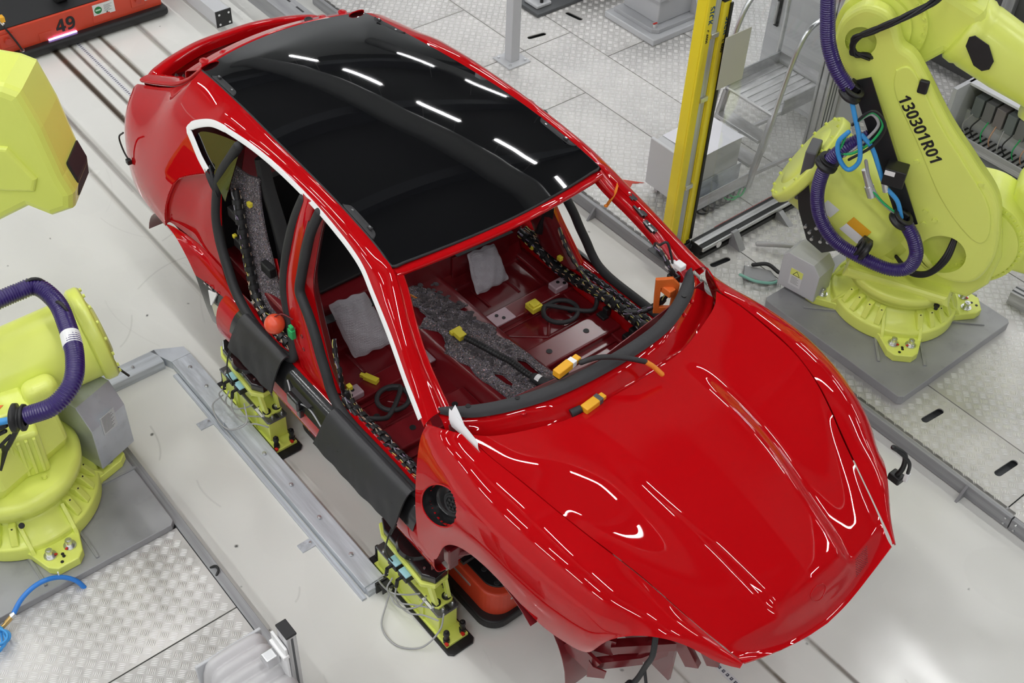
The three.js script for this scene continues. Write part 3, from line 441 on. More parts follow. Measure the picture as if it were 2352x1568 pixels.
// cowl: channel between windscreen base and bonnet
const W0 = [[.735, 1.212, .735], [.762, 1.214, .705], [.815, 1.214, .634], [.876, 1.222, .52], [.934, 1.242, .388], [.965, 1.256, .28], [.982, 1.262, .14], [.986, 1.263, 0]];
const WL = [...W0, ...W0.slice(0, -1).reverse().map(([x, y, z]) => [x, y, -z])];
const cowlRows = WL.map(([x, y, z]) => [[x - .015, y - .012, z], [x + .035, y - .018, z * 1.01], [x + .07, y - .05, z * 1.02], [x + .10, y - .082, z * 1.03], [x + .135, y - .088, z * 1.04], [x + .15, y - .12, z * 1.04], [x + .20, y - .14, z * 1.04], [x + .26, y - .13, z * 1.04]]);
const cowl = part(car, 'cowl_panel', patch(cowlRows, 90, 36, { thick: .004, flip: true }), M.red);
part(cowl, 'boss', [[.905, .46], [.945, .33], [.965, .22], [.82, .58], [.96, -.25], [.93, -.38], [.88, -.5], [.83, -.6]].map(([x, z]) => new THREE.SphereGeometry(.012, 10, 6).scale(1, .5, 1).translate(x + .05, 1.197 + .03 * (1 - z * z * 2.5), z)), M.red);
part(cowl, 'type_plate', bb(-.028, 0, -.055, .028, .004, .055).rotateZ(-.75).translate(.925, 1.18, -.46), std({ color: lin(.07, .09, .11), roughness: .5 }));
const sealRows = WL.map(([x, y, z], i) => { const w = i === 0 || i === 14 ? .012 : i === 1 || i === 13 ? .026 : .036; return [[x - w * .9, y + .002, z * .985], [x - w * .6, y + .014, z * .99], [x, y + .019, z], [x + w * .6, y + .013, z], [x + w, y - .004, z]]; });
const cs = part(car, 'cowl_seal', patch(sealRows, 110, 14, { thick: .02, flip: true }), M.foam, 'grey foam strip along the windscreen base');
part(cs, 'clip', [[.90, .45], [.975, .2], [.985, -.02], [.96, -.3], [.86, -.56], [.80, .63]].map(([x, z]) => cyl(.011, .011, .006, 16).translate(x, 1.252 + .03 * (1 - 3.2 * z * z) - .012, z)), M.black);
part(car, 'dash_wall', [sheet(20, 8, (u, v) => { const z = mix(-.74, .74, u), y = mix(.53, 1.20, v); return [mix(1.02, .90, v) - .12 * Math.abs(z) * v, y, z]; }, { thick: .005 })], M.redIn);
// ---- floor pan ----
const FY = .53;
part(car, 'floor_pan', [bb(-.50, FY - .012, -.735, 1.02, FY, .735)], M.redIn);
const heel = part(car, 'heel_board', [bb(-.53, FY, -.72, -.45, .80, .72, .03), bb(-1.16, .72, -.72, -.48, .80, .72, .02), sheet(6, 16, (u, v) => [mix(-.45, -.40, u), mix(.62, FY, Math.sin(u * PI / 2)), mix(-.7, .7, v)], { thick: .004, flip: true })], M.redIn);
part(heel, 'pressing', [...[-.62, -.38, .28, .52].map(z => bb(-.452, .58, z, -.440, .74, z + .15, .008))], M.redIn);
part(car, 'rear_cover', [bb(-1.13, .80, -.66, -.55, .825, .66, .012)], M.black, 'black mat over the rear seat pan');
const tun = []; for (let k = 0; k <= 8; k++) { const x = mix(-.50, 1.0, k / 8), y = .655 + .055 * smooth(.0, .9, x); tun.push([[x, FY, -.20], [x, y - .03, -.172], [x, y - .004, -.14], [x, y, -.10], [x, y + .004, 0], [x, y, .10], [x, y - .004, .14], [x, y - .03, .172], [x, FY, .20]]); }
const tunnel = part(car, 'center_tunnel', patch(tun, 30, 40, { thick: .004, flip: true }), M.redIn);
// stiffening ribs and cross members of the floor
const ribM = M.redIn;
for (const s of [1, -1]) {
  part(car, 'cross_member', [bb(-.13, FY, s * .19, -.02, FY + .045, s * .73, .012), bb(-.15, FY, s * .2, 0, FY + .008, s * .72, .003)], ribM);
  part(car, 'cross_member', [bb(.20, FY, s * .19, .36, FY + .05, s * .73, .014), bb(.17, FY, s * .2, .40, FY + .012, s * .72, .004)], ribM);
  part(car, 'floor_rail', [bb(-.45, FY, s * .655, 1.0, FY + .03, s * .735, .01)], ribM);
  const rib = (a, b) => part(car, 'floor_rib', rod([a[0], FY - .002, s * a[1]], [b[0], FY - .002, s * b[1]], .010, .010, 8), ribM);
  for (const [a, b] of [[[.03, .24], [.16, .40]], [[.16, .40], [.03, .52]], [[.16, .40], [.16, .62]], [[.45, .24], [.56, .34]], [[.56, .34], [.70, .30]], [[.56, .34], [.55, .50]], [[.55, .50], [.70, .58]], [[.55, .50], [.45, .62]], [[.70, .30], [.82, .36]], [[.44, .28], [.44, .60]], [[-.36, .3], [-.2, .3]], [[-.36, .5], [-.2, .5]]]) rib(a, b);
  for (const [x, z, w, d] of [[.66, .42, .09, .1], [.80, .46, .09, .13], [.50, .43, .07, .09]]) { const P = []; for (let k = 0; k < 28; k++) { const t = k / 28 * 2 * PI, c = Math.cos(t), q = Math.sin(t), e = 4; P.push([x + w / 2 * Math.sign(c) * Math.pow(Math.abs(c), 2 / e), FY, s * (z + d / 2 * Math.sign(q) * Math.pow(Math.abs(q), 2 / e))]); } part(car, 'floor_bead', tube(P, .0045, 60, 6, true), ribM); }
  part(car, 'drain_hole', [[.08, .62], [.28, .55], [.28, .3], [.62, .66]].map(([x, z]) => cyl(.016, .016, .003, 14).translate(x, x > .2 && x < .36 ? FY + .051 : FY + .002, s * z)), M.black);
  part(car, 'seat_bracket', bb(-.10, FY + .04, s * .61, -.03, FY + .08, s * .70, .01), std({ color: lin(.5, .36, .40), roughness: .35, metalness: .2 })); const br = part(car, 'seat_bracket', [bb(-.115, FY + .04, s * .19, -.02, FY + .052, s * .33, .004)], std({ color: lin(.5, .36, .40), roughness: .35, metalness: .2 }));
  part(br, 'bolt_hole', [[-.085, .25], [-.05, .27], [-.07, .655], [-.045, .68]].map(([x, z], i) => cyl(.01, .01, .004, 12).translate(x, FY + (i < 2 ? .053 : .081), s * z)), M.black);
}
// ---- sills ----
const sillProfile = [[.735, .53], [.745, .62], [.755, .672], [.785, .688], [.83, .684], [.868, .655], [.895, .60], [.905, .53], [.895, .46], [.86, .425], [.76, .42]];
const sillRows = []; for (let k = 0; k <= 10; k++) { const x = mix(-.95, .93, k / 10); sillRows.push(sillProfile.map(([z, y]) => [x, y, z])); }
both('side_sill', patch(sillRows, 20, 50, { thick: .004 }), M.red);
both('sill_flange', [bb(-.9, .405, .80, .93, .43, .84)], M.pale);
both('sill_trim', sheet(30, 8, (u, v) => { const x = mix(-.80, .78, u), k = [[.826, .692], [.86, .675], [.888, .635], [.905, .585]]; const q = crv(k.map(e => [0, e[1], e[0]]), v); return [x, q[1] + .004, q[2] + .003]; }, { thick: .004 }), M.blackGloss);
// ---- B pillars ----
const pilRows = [[1.60, -.30, -.40, .632], [1.45, -.315, -.415, .672], [1.30, -.325, -.43, .705], [1.15, -.325, -.445, .735], [1.02, -.27, -.435, .757], [.90, -.20, -.395, .775], [.80, -.13, -.345, .792], [.70, -.04, -.28, .80]].map(([y, xf, xr, z]) => [[xf + .03, y, z - .05], [xf + .005, y, z - .02], [xf - .012, y, z + .004], [mix(xf, xr, .5), y, z + .012], [xr + .012, y, z + .004], [xr - .005, y, z - .02], [xr - .03, y, z - .05]]);
const bp = both('b_pillar', patch(pilRows, 60, 30, { thick: .004, flip: false }), M.red)[0];
both('b_pillar_inner', patch(pilRows.map(r => [[r[0][0] + .005, r[0][1], r[0][2] + .002], [r[2][0], r[0][1], r[0][2] - .045], [r[4][0], r[0][1], r[0][2] - .045], [r[6][0] - .005, r[0][1], r[0][2] + .002]]), 30, 10, { thick: .004, flip: true }), M.redIn);
part(car, 'pillar_trim', patch([[1.20, -.10, .03], [1.05, -.11, .04], [.9, -.13, .05], [.8, -.16, .04]].map(([y, x, w]) => [[x - w - .12, y, -.70], [x - .12, y, -.668], [x + w - .12, y, -.70]]), 16, 8, { thick: .006 }), M.black);
part(bp, 'bolt_hole', [[-.265, .90, .786], [-.24, .84, .797]].map(([x, y, z]) => new THREE.TorusGeometry(.008, .003, 6, 14).translate(x, y, z + .004)), M.redIn);
// ---- door seals ----
const sealRear = [[-.93, 1.545, .635], [-.985, 1.46, .652], [-1.04, 1.335, .70], [-1.066, 1.20, .722], [-1.06, 1.075, .745], [-1.02, .97, .762], [-.945, .862, .779], [-.858, .772, .795], [-.742, .714, .806], [-.60, .688, .812], [-.45, .69, .812], [-.33, .72, .808], [-.345, .80, .79], [-.40, .92, .768], [-.445, 1.05, .75], [-.452, 1.18, .728], [-.440, 1.32, .70], [-.415, 1.46, .668], [-.385, 1.57, .635]];
const sealFront = [[-.255, 1.575, .632], [-.283, 1.46, .67], [-.298, 1.33, .70], [-.306, 1.235, .722], [-.302, 1.14, .745], [-.255, 1.10, .755], [-.205, 1.06, .763], [-.166, 1.02, .770], [-.128, .972, .778], [-.09, .91, .786], [-.034, .835, .796], [0, .782, .803], [.05, .735, .808], [.12, .71, .812], [.2, .702, .814], [.35, .704, .814], [.5, .705, .814], [.66, .702, .814], [.74, .73, .812]];
both('door_seal', tube(sealRear.map(([x, y, z], i) => [x, y, z + (i < 11 ? .022 : .006)]), .025, 150, 12), M.rubber); both('door_seal', tube(sealFront.map(([x, y, z]) => [x, y, z + .01]), .024, 150, 12), M.rubber);
// wide plastic cover on the pillar behind the front seal
both('pillar_cover', patch([[1.50, -.292, .656], [1.36, -.31, .694], [1.25, -.318, .718], [1.16, -.318, .738], [1.12, -.325, .745]].map(([y, x, z]) => [[x - .035, y, z - .012], [x - .03, y, z + .008], [x - .005, y, z + .016], [x + .02, y, z + .008]]), 20, 10, { thick: .006 }), M.rubber);
both('belt_cover', [patch([[-1.12, 1.345, .758], [-1.085, 1.315, .768], [-1.045, 1.27, .755]].map(([x, y, z], i) => [[x, y + .012, z - .03], [x, y, z], [x + .012, y - [.02, .035, .045][i], z]]), 10, 8, { thick: .02, flip: true })], M.rubber);
// ---- front end structure seen below the right headlamp opening ----
{
  const f = part(car, 'front_carrier', [bar([1.66, .70, .785], [1.79, .64, .750], .014, .11), bar([1.77, .64, .752], [1.885, .665, .585], .03, .05), bar([1.885, .665, .585], [1.95, .74, .49], .03, .05), bar([1.80, .735, .68], [1.97, .80, .50], .04, .05), bar([1.875, .67, .59], [1.90, .80, .56], .02, .04), bar([1.72, .74, .72], [1.80, .735, .66], .05, .10)], M.redIn);
  part(f, 'bracket', [slab([[0, 0], [.07, .01], [.075, .06], [.02, .08], [0, .12]], .006).rotateY(.7).translate(1.775, .585, .775)], M.redIn);
  part(f, 'bracket', [bar([1.97, .86, .505], [2.05, .72, .475], .03, .06), bar([2.06, .86, .45], [2.11, .76, .43], .03, .05)], M.redIn);
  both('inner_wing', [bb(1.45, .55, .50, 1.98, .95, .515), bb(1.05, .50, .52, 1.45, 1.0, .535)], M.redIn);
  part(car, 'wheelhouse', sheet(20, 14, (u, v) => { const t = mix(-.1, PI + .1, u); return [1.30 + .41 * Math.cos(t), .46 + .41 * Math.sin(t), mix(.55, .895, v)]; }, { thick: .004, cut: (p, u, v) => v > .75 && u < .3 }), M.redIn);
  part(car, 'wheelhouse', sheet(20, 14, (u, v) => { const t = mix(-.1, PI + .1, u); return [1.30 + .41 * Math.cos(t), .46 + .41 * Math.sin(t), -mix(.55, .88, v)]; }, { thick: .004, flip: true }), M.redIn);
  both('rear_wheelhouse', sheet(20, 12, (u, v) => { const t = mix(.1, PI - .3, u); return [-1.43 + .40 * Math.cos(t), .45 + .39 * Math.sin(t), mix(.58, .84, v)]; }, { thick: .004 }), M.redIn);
  part(car, 'hinge_bracket', [bb(.985, .60, .80, 1.03, .70, .90, .01), bb(1.0, .55, .84, 1.02, .64, .89, .005), rod([1.0, .62, .86], [1.06, .66, .80], .014)], M.redIn);
}
part(car, 'underbody', [bb(-1.0, .40, -.76, .95, .42, .76)], M.black);
// ---------- galvanised guide rail on the floor ----------
{
  const r = thing('guide_rail', 'galvanised steel channel rail on the floor along the right side of the car', 'rail', [0, 0, 1]);
  part(r, 'channel', [bb(-1.30, 0, -.055, -.735, .06, .06, .004), plan([[-1.30, -.055], [-1.30, .06], [-1.445, .12], [-1.445, .09], [-1.37, -.05]], 0, .06, .002)], M.galv);
  part(r, 'channel', [bb(-.735, 0, -.055, .575, .057, .055, .004), bb(.572, .0, -.05, .60, .05, .05)], M.galv);
  part(r, 'channel', bb(-1.445, 0, .09, -1.33, .06, 1.4, .004), M.galv);
  part(r, 'splice_plate', bb(-.80, .058, -.057, -.66, .0605, .057), M.galv);
  part(r, 'floor_angle', bb(-1.25, 0, .062, .60, .012, .088, .002), M.galv);
  for (const x of [-1.2, -1.02, -.42, -.16, .1, .38]) { const b = part(r, 'anchor_bolt', [cyl(.011, .011, .006, 14).translate(x, .063, 0), cyl(.007, .006, .007, 6).translate(x, .069, 0)], M.zinc); }
  for (const z of [.25, .55]) part(r, 'anchor_bolt', [cyl(.011, .011, .006, 14).translate(-1.388, .063, z), cyl(.007, .006, .007, 6).translate(-1.388, .069, z)], M.zinc);
  for (const x of [-.86, .14]) { const t = part(r, 'tab', bb(x, 0, .06, x + .055, .006, .16, .001), M.galv); part(t, 'screw', cyl(.008, .007, .01, 8).translate(x + .028, .01, .10), M.zinc); }
  part(r, 'end_bracket', [bb(.595, .0, -.055, .605, .075, .01), bb(.60, .062, -.06, .66, .066, .0), bb(.64, .03, -.06, .645, .066, .0)], M.black);
}
// ---------- docking stands that carry the body ----------
function dockingStand(x0, label, mirror) {
  const t = thing('docking_stand', label, 'docking stand', [x0, 0, .865], 0, 'yellow docking stands under the sill');
  // local: +x along the car, z 0 at the middle, base 0.70 long and 0.15 wide
  part(t, 'base_plate', plan([[-.30, -.07], [.34, -.07], [.36, -.05], [.36, .06], [.34, .08], [-.30, .08], [-.32, .06], [-.32, -.05]], 0, .014, .004), M.black);
  const foot = part(t, 'foot', [bb(-.27, .014, -.058, .315, .032, .066, .004), bb(-.25, .03, -.05, .24, .17, .056, .006)], M.lime, 'lime yellow welded box foot');
  part(foot, 'side_rib', [bb(.10, .03, .055, .13, .15, .064), bb(-.1, .03, .055, -.07, .15, .064)], M.lime);
  for (const z of [-.042, .05]) { const s = part(t, 'rest_pin', [cyl(.017, .017, .02, 6).translate(.29, .042, z), cyl(.012, .012, .05, 12).translate(.29, .065, z), cyl(.016, .014, .016, 12).translate(.29, .096, z), cyl(.008, .006, .012, 10).translate(.29, .109, z)], M.black); part(s, 'marker', bb(.30, .036, z + .006, .318, .046, z + .02), M.redMark); }
  const s2 = part(t, 'rest_pin', [cyl(.017, .017, .02, 6).translate(-.285, .042, .03), cyl(.013, .013, .07, 12).translate(-.285, .08, .03)], M.black);
  part(t, 'head_plate', plan([[-.25, -.056], [.24, -.056], [.25, -.046], [.25, .05], [.24, .062], [-.25, .062]], .17, .184, .003), std({ color: lin(.16, .16, .165), roughness: .35, metalness: .7 }), 'dark steel head plate');
  for (const [x, z] of [[.13, .045], [.19, .05], [.225, -.035], [.225, .02], [.19, -.045], [.14, -.045], [-.2, .05], [-.14, .05]]) part(t, 'screw', [cyl(.0085, .0085, .009, 12).translate(x, .188, z), cyl(.0055, .005, .012, 8).translate(x, .196, z)], M.zinc);
  for (const [x, z] of [[.15, .03], [.215, .0]]) part(t, 'clamp_strip', bb(x - .03, .184, z - .008, x + .03, .192, z + .008, .002), M.black);
  part(t, 'type_label', bb(.12, .1842, .052, .19, .1862, .064), M.white);
  // slewing column with window
  const col = part(t, 'column', [plan([[.0, -.05], [.205, -.05], [.215, -.04], [.215, .036], [.2, .048], [.0, .048]], .184, .20, .003), bb(.01, .2, -.045, .03, .30, .045), bar([.19, .20, .036], [.155, .302, .04], .016, .03), bar([.19, .20, -.036], [.155, .302, -.04], .016, .03), bar([.03, .2, .04], [.0, .302, .04], .014, .05), bb(-.02, .2, -.04, .02, .30, .03)], M.lime, 'lime yellow column with open window');
  part(col, 'head', plan([[-.26, -.02], [-.22, -.075], [.12, -.09], [.17, -.05], [.18, .03], [.13, .075], [-.2, .06], [-.26, .03]], .30, .325, .004), M.lime);
  for (const z of [-.028, .03]) { const w = part(t, 'mount_washer', cyl(.022, .022, .006, 24).translate(.186, .203, z), M.black); part(w, 'screw', [cyl(.012, .012, .01, 16).translate(.186, .21, z), cyl(.007, .006, .006, 6).translate(.186, .218, z)], M.zinc); }
  // black plastic receiver
  const rec = part(t, 'receiver', [plan([[-.25, -.03], [-.2, -.085], [.10, -.10], [.165, -.05], [.175, .025], [.12, .062], [-.19, .05], [-.25, .02]], .325, .372, .008), new THREE.CylinderGeometry(.085, .095, .02, 36).translate(-.03, .378, -.02)], M.blackGloss, 'black moulded receiver block');
  for (const [x, z] of [[-.16, .02], [-.09, .045], [.1, .03], [.02, .05]]) part(rec, 'screw', cyl(.006, .006, .004, 10).translate(x, .374, z), M.zinc);
  for (const x of [-.06, .02]) { const s = part(t, 'sensor', [bb(x - .032, .255, .05, x + .032, .288, .10, .003)], M.black); part(s, 'cover', bb(x - .03, .288, .052, x + .03, .296, .098, .003), std({ color: lin(.35, .62, .72), roughness: .4 }), 'pale blue sensor cover'); part(s, 'plug', [rod([x, .272, .10], [x, .272, .125], .008), rod([x, .272, .125], [x + .005, .235, .135], .009)], M.black); }
  for (const [dx, h] of [[-.1, .20], [-.03, .17], [.04, .15]]) part(t, 'cable', tube([[dx * .5, .25, .13], [dx, .16, .15], [dx + .05, .09, .12], [dx + .12, .12, .085], [dx + .2, h, .06]], .0042, 40, 6), M.cableGrey);
  return t;
}
{
  const f = dockingStand(.74, 'front lime yellow docking stand beside the orange transport vehicle'), r = dockingStand(-.73, 'rear lime yellow docking stand below the small black sill pad');
  partW(f, 'cable', [tube([[.66, .06, .96], [.70, .03, 1.02], [.78, .015, 1.10], [.90, .012, 1.10], [.98, .02, 1.02], [1.0, .10, .93], [.99, .19, .90]], .0045, 70, 6)], M.cableGrey, 'thin grey cable looped on the floor'); partW(f, 'cable', [tube([[.66, .07, .97], [.72, .05, .99], [.79, .07, .98], [.86, .14, .94], [.88, .20, .92]], .0045, 60, 6)], M.cableGrey);
  partW(r, 'cable', [tube([[-.82, .16, 1.0], [-.86, .08, 1.05], [-.78, .05, 1.07], [-.66, .07, 1.06], [-.60, .13, .99], [-.68, .18, .95]], .0045, 60, 6)], M.cableGrey);
}
// ---------- black sill pads ----------
function sillPad(x0, x1, label, lead) {
  const L = x1 - x0, nu = 50, nv = 26; const wob = (x, v) => .006 * Math.sin(x * 6 + v * 2) + .002 * Math.sin(x * 23 + v * 5) + .0016 * Math.sin(x * 51 - v * 11);
  const t = thing('sill_pad', label, 'protective pad', [(x0 + x1) / 2, .42, .88]); const cx = (x0 + x1) / 2;
  const f = (u, v) => { const x = x0 + L * u, drop = [[.716, .828], [.742, .850], [.725, .884], [.665, .918], [.610, .940], [.565, .958]]; const q = crv(drop.map(e => [0, e[0], e[1]]), v); const taper = v * (.02 * (u < .1 ? (1 - u / .1) : 0)); return [x - cx + .05 * v * (u < .5 ? -.6 : .1), q[1] - .42 - .012 * v * Math.sin(u * PI) + wob(x, v) * v * .6, q[2] - .88 + wob(x + 3, v) * v]; };
  part(t, 'pad', sheet(nu, nv, f, { thick: .008 }), M.vinyl);
  const cr = []; for (let k = 0; k < 9; k++) { const u = .06 + .1 * k + .03 * Math.sin(k * 5), v = .72 + .1 * Math.sin(k * 3), p = f(u, v); cr.push(rod([p[0] - .015, p[1] + .004, p[2] + .003], [p[0] + .013, p[1] + .003 + .006 * Math.sin(k), p[2] + .006], .0022, .001, 6)); }
  part(t, 'crack', cr, M.black).userData.kind = 'stuff'; const ex = u0 => f(u0, 1); const p0 = lead ? ex(.97) : ex(.03); part(t, 'lead', [tube([p0, [p0[0] - .01, p0[1] - .08, p0[2] + .02], [p0[0] - .03, p0[1] - .2, p0[2] + .02], [p0[0], p0[1] - .30, p0[2] - .01]], .004, 40, 6), rod([p0[0] + .01, p0[1] + .02, p0[2] - .01], [p0[0] - .004, p0[1] - .05, p0[2] + .008], .009, .006)], M.black); return t;
}
sillPad(-.70, -.33, 'small black vinyl sill pad hanging over the rear docking stand'); sillPad(.10, .70, 'large black vinyl sill pad hanging at the front door opening', true);
// ---------- orange transport vehicle under the body ----------
{
  const t = thing('transport_vehicle', 'low orange driverless transport vehicle under the front of the car', 'transport vehicle', [0, 0, 0]);
  const rr = (x0, x1, z, r) => { const P = []; const add = (cx, cz, a0) => { for (let k = 0; k <= 8; k++) { const a = a0 + k / 8 * PI / 2; P.push([cx + r * Math.cos(a), cz + r * Math.sin(a)]); } }; add(x1 - r, z - r, 0); add(x0 + r, z - r, PI / 2); add(x0 + r, -z + r, PI); add(x1 - r, -z + r, 1.5 * PI); return P; };
  part(t, 'bumper_skirt', plan(rr(-.55, 1.125, .735, .10), .012, .07, .01), M.black);
  const b = part(t, 'body', plan(rr(-.50, 1.10, .70, .10), .06, .225, .012), M.agv);
  part(t, 'deck', plan(rr(-.46, 1.065, .665, .085), .222, .232, .004), M.black, 'black studded rubber deck');
  const st = []; for (let i = 0; i < 12; i++) for (let j = 0; j < 12; j++) st.push(cyl(.014, .012, .003, 10).translate(.50 + i * .048, .2335, .60 - j * .048 + (i % 2) * .024)); part(t, 'studs', st, M.rubber).userData.kind = 'stuff';
  part(b, 'reflector', bb(.78, .165, .695, .93, .178, .7035), M.alu); part(b, 'reflector', bb(1.095, .165, .42, 1.1035, .178, .60), M.alu);
  part(t, 'deck_screw', cyl(.008, .008, .004, 12).translate(1.02, .234, .60), M.zinc);
  part(t, 'drive_hub', [rod([.4, .10, .74], [.4, .10, .70], .05)], M.black);
}
{ // the vehicle standing behind, with its number
  const t = thing('transport_vehicle', 'red driverless transport vehicle with number 49 behind the car', 'transport vehicle', [-5.35, 0, 0]);
  part(t, 'bumper_skirt', bb(-.62, .012, -.745, .62, .085, .745, .03), M.black); const b = part(t, 'body', bb(-.56, .075, -.72, .56, .265, .72, .012), M.agv);
  part(t, 'deck', bb(-.545, .262, -.70, .545, .272, .70), M.black, 'black rubber deck');
  part(t, 'light_strip', bb(.56, .088, -.02, .575, .096, .20, .002), std({ color: 0xffffff, emissive: new THREE.Color(.55, .35, 1), emissiveIntensity: 5 }), 'violet glowing light strip');
  const rl = new THREE.RectAreaLight(new THREE.Color(.35, .15, 1), 9, .24, .02); rl.position.set(.59, .075, .09); rl.lookAt(rl.position.clone().add(V(.4, -1, 0))); rl.name = 'strip_light'; t.add(rl);
  for (const z of [-.53, .49]) { const e = part(b, 'stop_button_plate', bb(.56, .13, z - .055, .568, .235, z + .055, .003), M.agv); part(e, 'button', [rod([.56, .185, z], [.59, .185, z], .02, .024, 20)], std({ color: lin(.5, .05, .03), roughness: .4 })); }
  part(b, 'socket', [rod([.556, .20, -.615], [.564, .20, -.615], .016), rod([.556, .115, .60], [.564, .115, .60], .015)], M.black);
  part(b, 'notice', bb(.56, .15, -.345, .5625, .245, -.175), std({ roughness: .6, map: canvasTex(256, 144, (g) => { g.fillStyle = '#dfe2e0'; g.fillRect(0, 0, 256, 144); g.fillStyle = '#1f7a3f'; g.beginPath(); g.arc(60, 72, 44, 0, 7); g.fill(); g.fillStyle = '#bfe0c8'; g.fillRect(30, 62, 60, 18); g.fillStyle = '#55585a'; for (let k = 0; k < 7; k++) g.fillRect(130, 30 + k * 12, 100 - (k * 29) % 40, 4); g.fillRect(150, 112, 20, 20); }) }), 'white notice with green disc');
  part(b, 'notice', bb(.56, .155, -.71, .5625, .26, -.575), std({ roughness: .6, map: canvasTex(256, 176, (g) => { g.fillStyle = '#c9ccca'; g.fillRect(0, 0, 256, 176); g.fillStyle = '#333'; g.font = 'bold 34px sans-serif'; g.fillText('CE', 180, 110); g.fillStyle = '#6b6f70'; for (let k = 0; k < 8; k++) g.fillRect(20, 24 + k * 18, 120 - (k * 31) % 60, 4); }) }), 'grey type notice with CE mark');
  part(b, 'cover_plate', bb(.56, .1, -.30, .564, .16, -.16, .002), M.agv); part(b, 'cover_plate', bb(.56, .09, .16, .564, .16, .26, .002), M.agv);
  const font = await new FontLoader().loadAsync('fonts/droid/droid_sans_bold.typeface.json');
  globalThis.__font = font;
  const tx = new TextGeometry('49', { font, size: .10, depth: .003, curveSegments: 6 }); tx.computeBoundingBox(); tx.translate(-tx.boundingBox.max.x / 2, -.05, 0).rotateY(PI / 2).translate(.561, .17, .05); part(b, 'number', tx, M.black, 'black number 49');
  // fixtures on its deck
  const br = thing('deck_fixture', 'pale grey cast bracket on the red vehicle deck', 'bracket', [-5.0, .275, -.16]); part(br, 'bracket', [slab([[-.08, 0], [.07, 0], [.09, .05], [.06, .1], [.05, .34], [-.06, .34], [-.07, .1], [-.1, .05]], .03, .006).rotateX(-PI / 2.4).translate(.0, 0.02, .0).rotateY(PI / 2)], std({ color: lin(.55, .56, .56), roughness: .5 })); part(br, 'pad', bb(-.02, 0, .1, .1, .1, .2, .02), M.black);
  partW(t, 'hanging_lead', tube([[-5.0, .62, .60], [-4.90, .38, .56], [-4.81, .32, .50], [-4.765, .18, .44], [-4.765, .06, .40]], .007, 40, 6), M.black, 'black lead hanging over the edge'); partW(t, 'lead_plug', rod([-4.88, .38, .55], [-4.80, .30, .48], .018, .014), M.zinc, 'silver plug'); partW(t, 'lead_plug', rod([-4.765, .09, .41], [-4.765, .02, .40], .018, .012), M.zinc); partW(t, 'lead_tag', bb(-4.81, .34, .47, -4.76, .38, .50, .004), M.amber);
}
// ---------- strip of position marks glued to the floor ----------
{
  const marks = canvasTex(32, 1024, (g) => { g.fillStyle = '#d6d6d8'; g.fillRect(0, 0, 32, 1024); g.fillStyle = '#474a58'; for (let k = 0; k < 40; k++) { g.fillRect(9, k * 25.6 + 5, 14, 14); g.fillStyle = '#d6d6d8'; g.fillRect(13, k * 25.6 + 8 + (k * 7) % 5, 5, 4); g.fillStyle = '#474a58'; } });
  marks.wrapT = THREE.RepeatWrapping;
  const strip = (x0, x1, label) => { const g = bb(x0, 0, -.018, x1, .0015, .018); const p = g.attributes.position, uv = g.attributes.uv; for (let i = 0; i < p.count; i++) uv.setXY(i, (p.getZ(i) + .018) / .036, p.getX(i)); const t = marks.clone(); solo('floor_marker_strip', g, std({ map: t, roughness: .6 }), label, 'marker strip'); };
  strip(-9, -2.0, 'narrow white floor strip with dark square marks behind the car'); strip(1.75, 4.5, 'narrow white floor strip with dark square marks at the car nose');
}
// ---------- welded base plates ----------
function basePlate(x0, z0, x1, z1, y1, label) {
  const t = thing('robot_base_plate', label, 'base plate', [(x0 + x1) / 2, PY, (z0 + z1) / 2]); const w = (x1 - x0) / 2, d = (z1 - z0) / 2, c = .02;
  part(t, 'plate', uvm(plan([[-w + c, -d], [w - c, -d], [w, -d + c], [w, d - c], [w - c, d], [-w + c, d], [-w, d - c], [-w, -d + c]], 0, y1 - PY, .004), .6), M.steel); return t;
}
basePlate(.39, -2.915, 1.395, -1.895, .15, 'grey steel base plate under the right robot');
basePlate(-1.5, 1.591, -.245, 3.1, .13, 'grey steel base plate under the lower left robot');
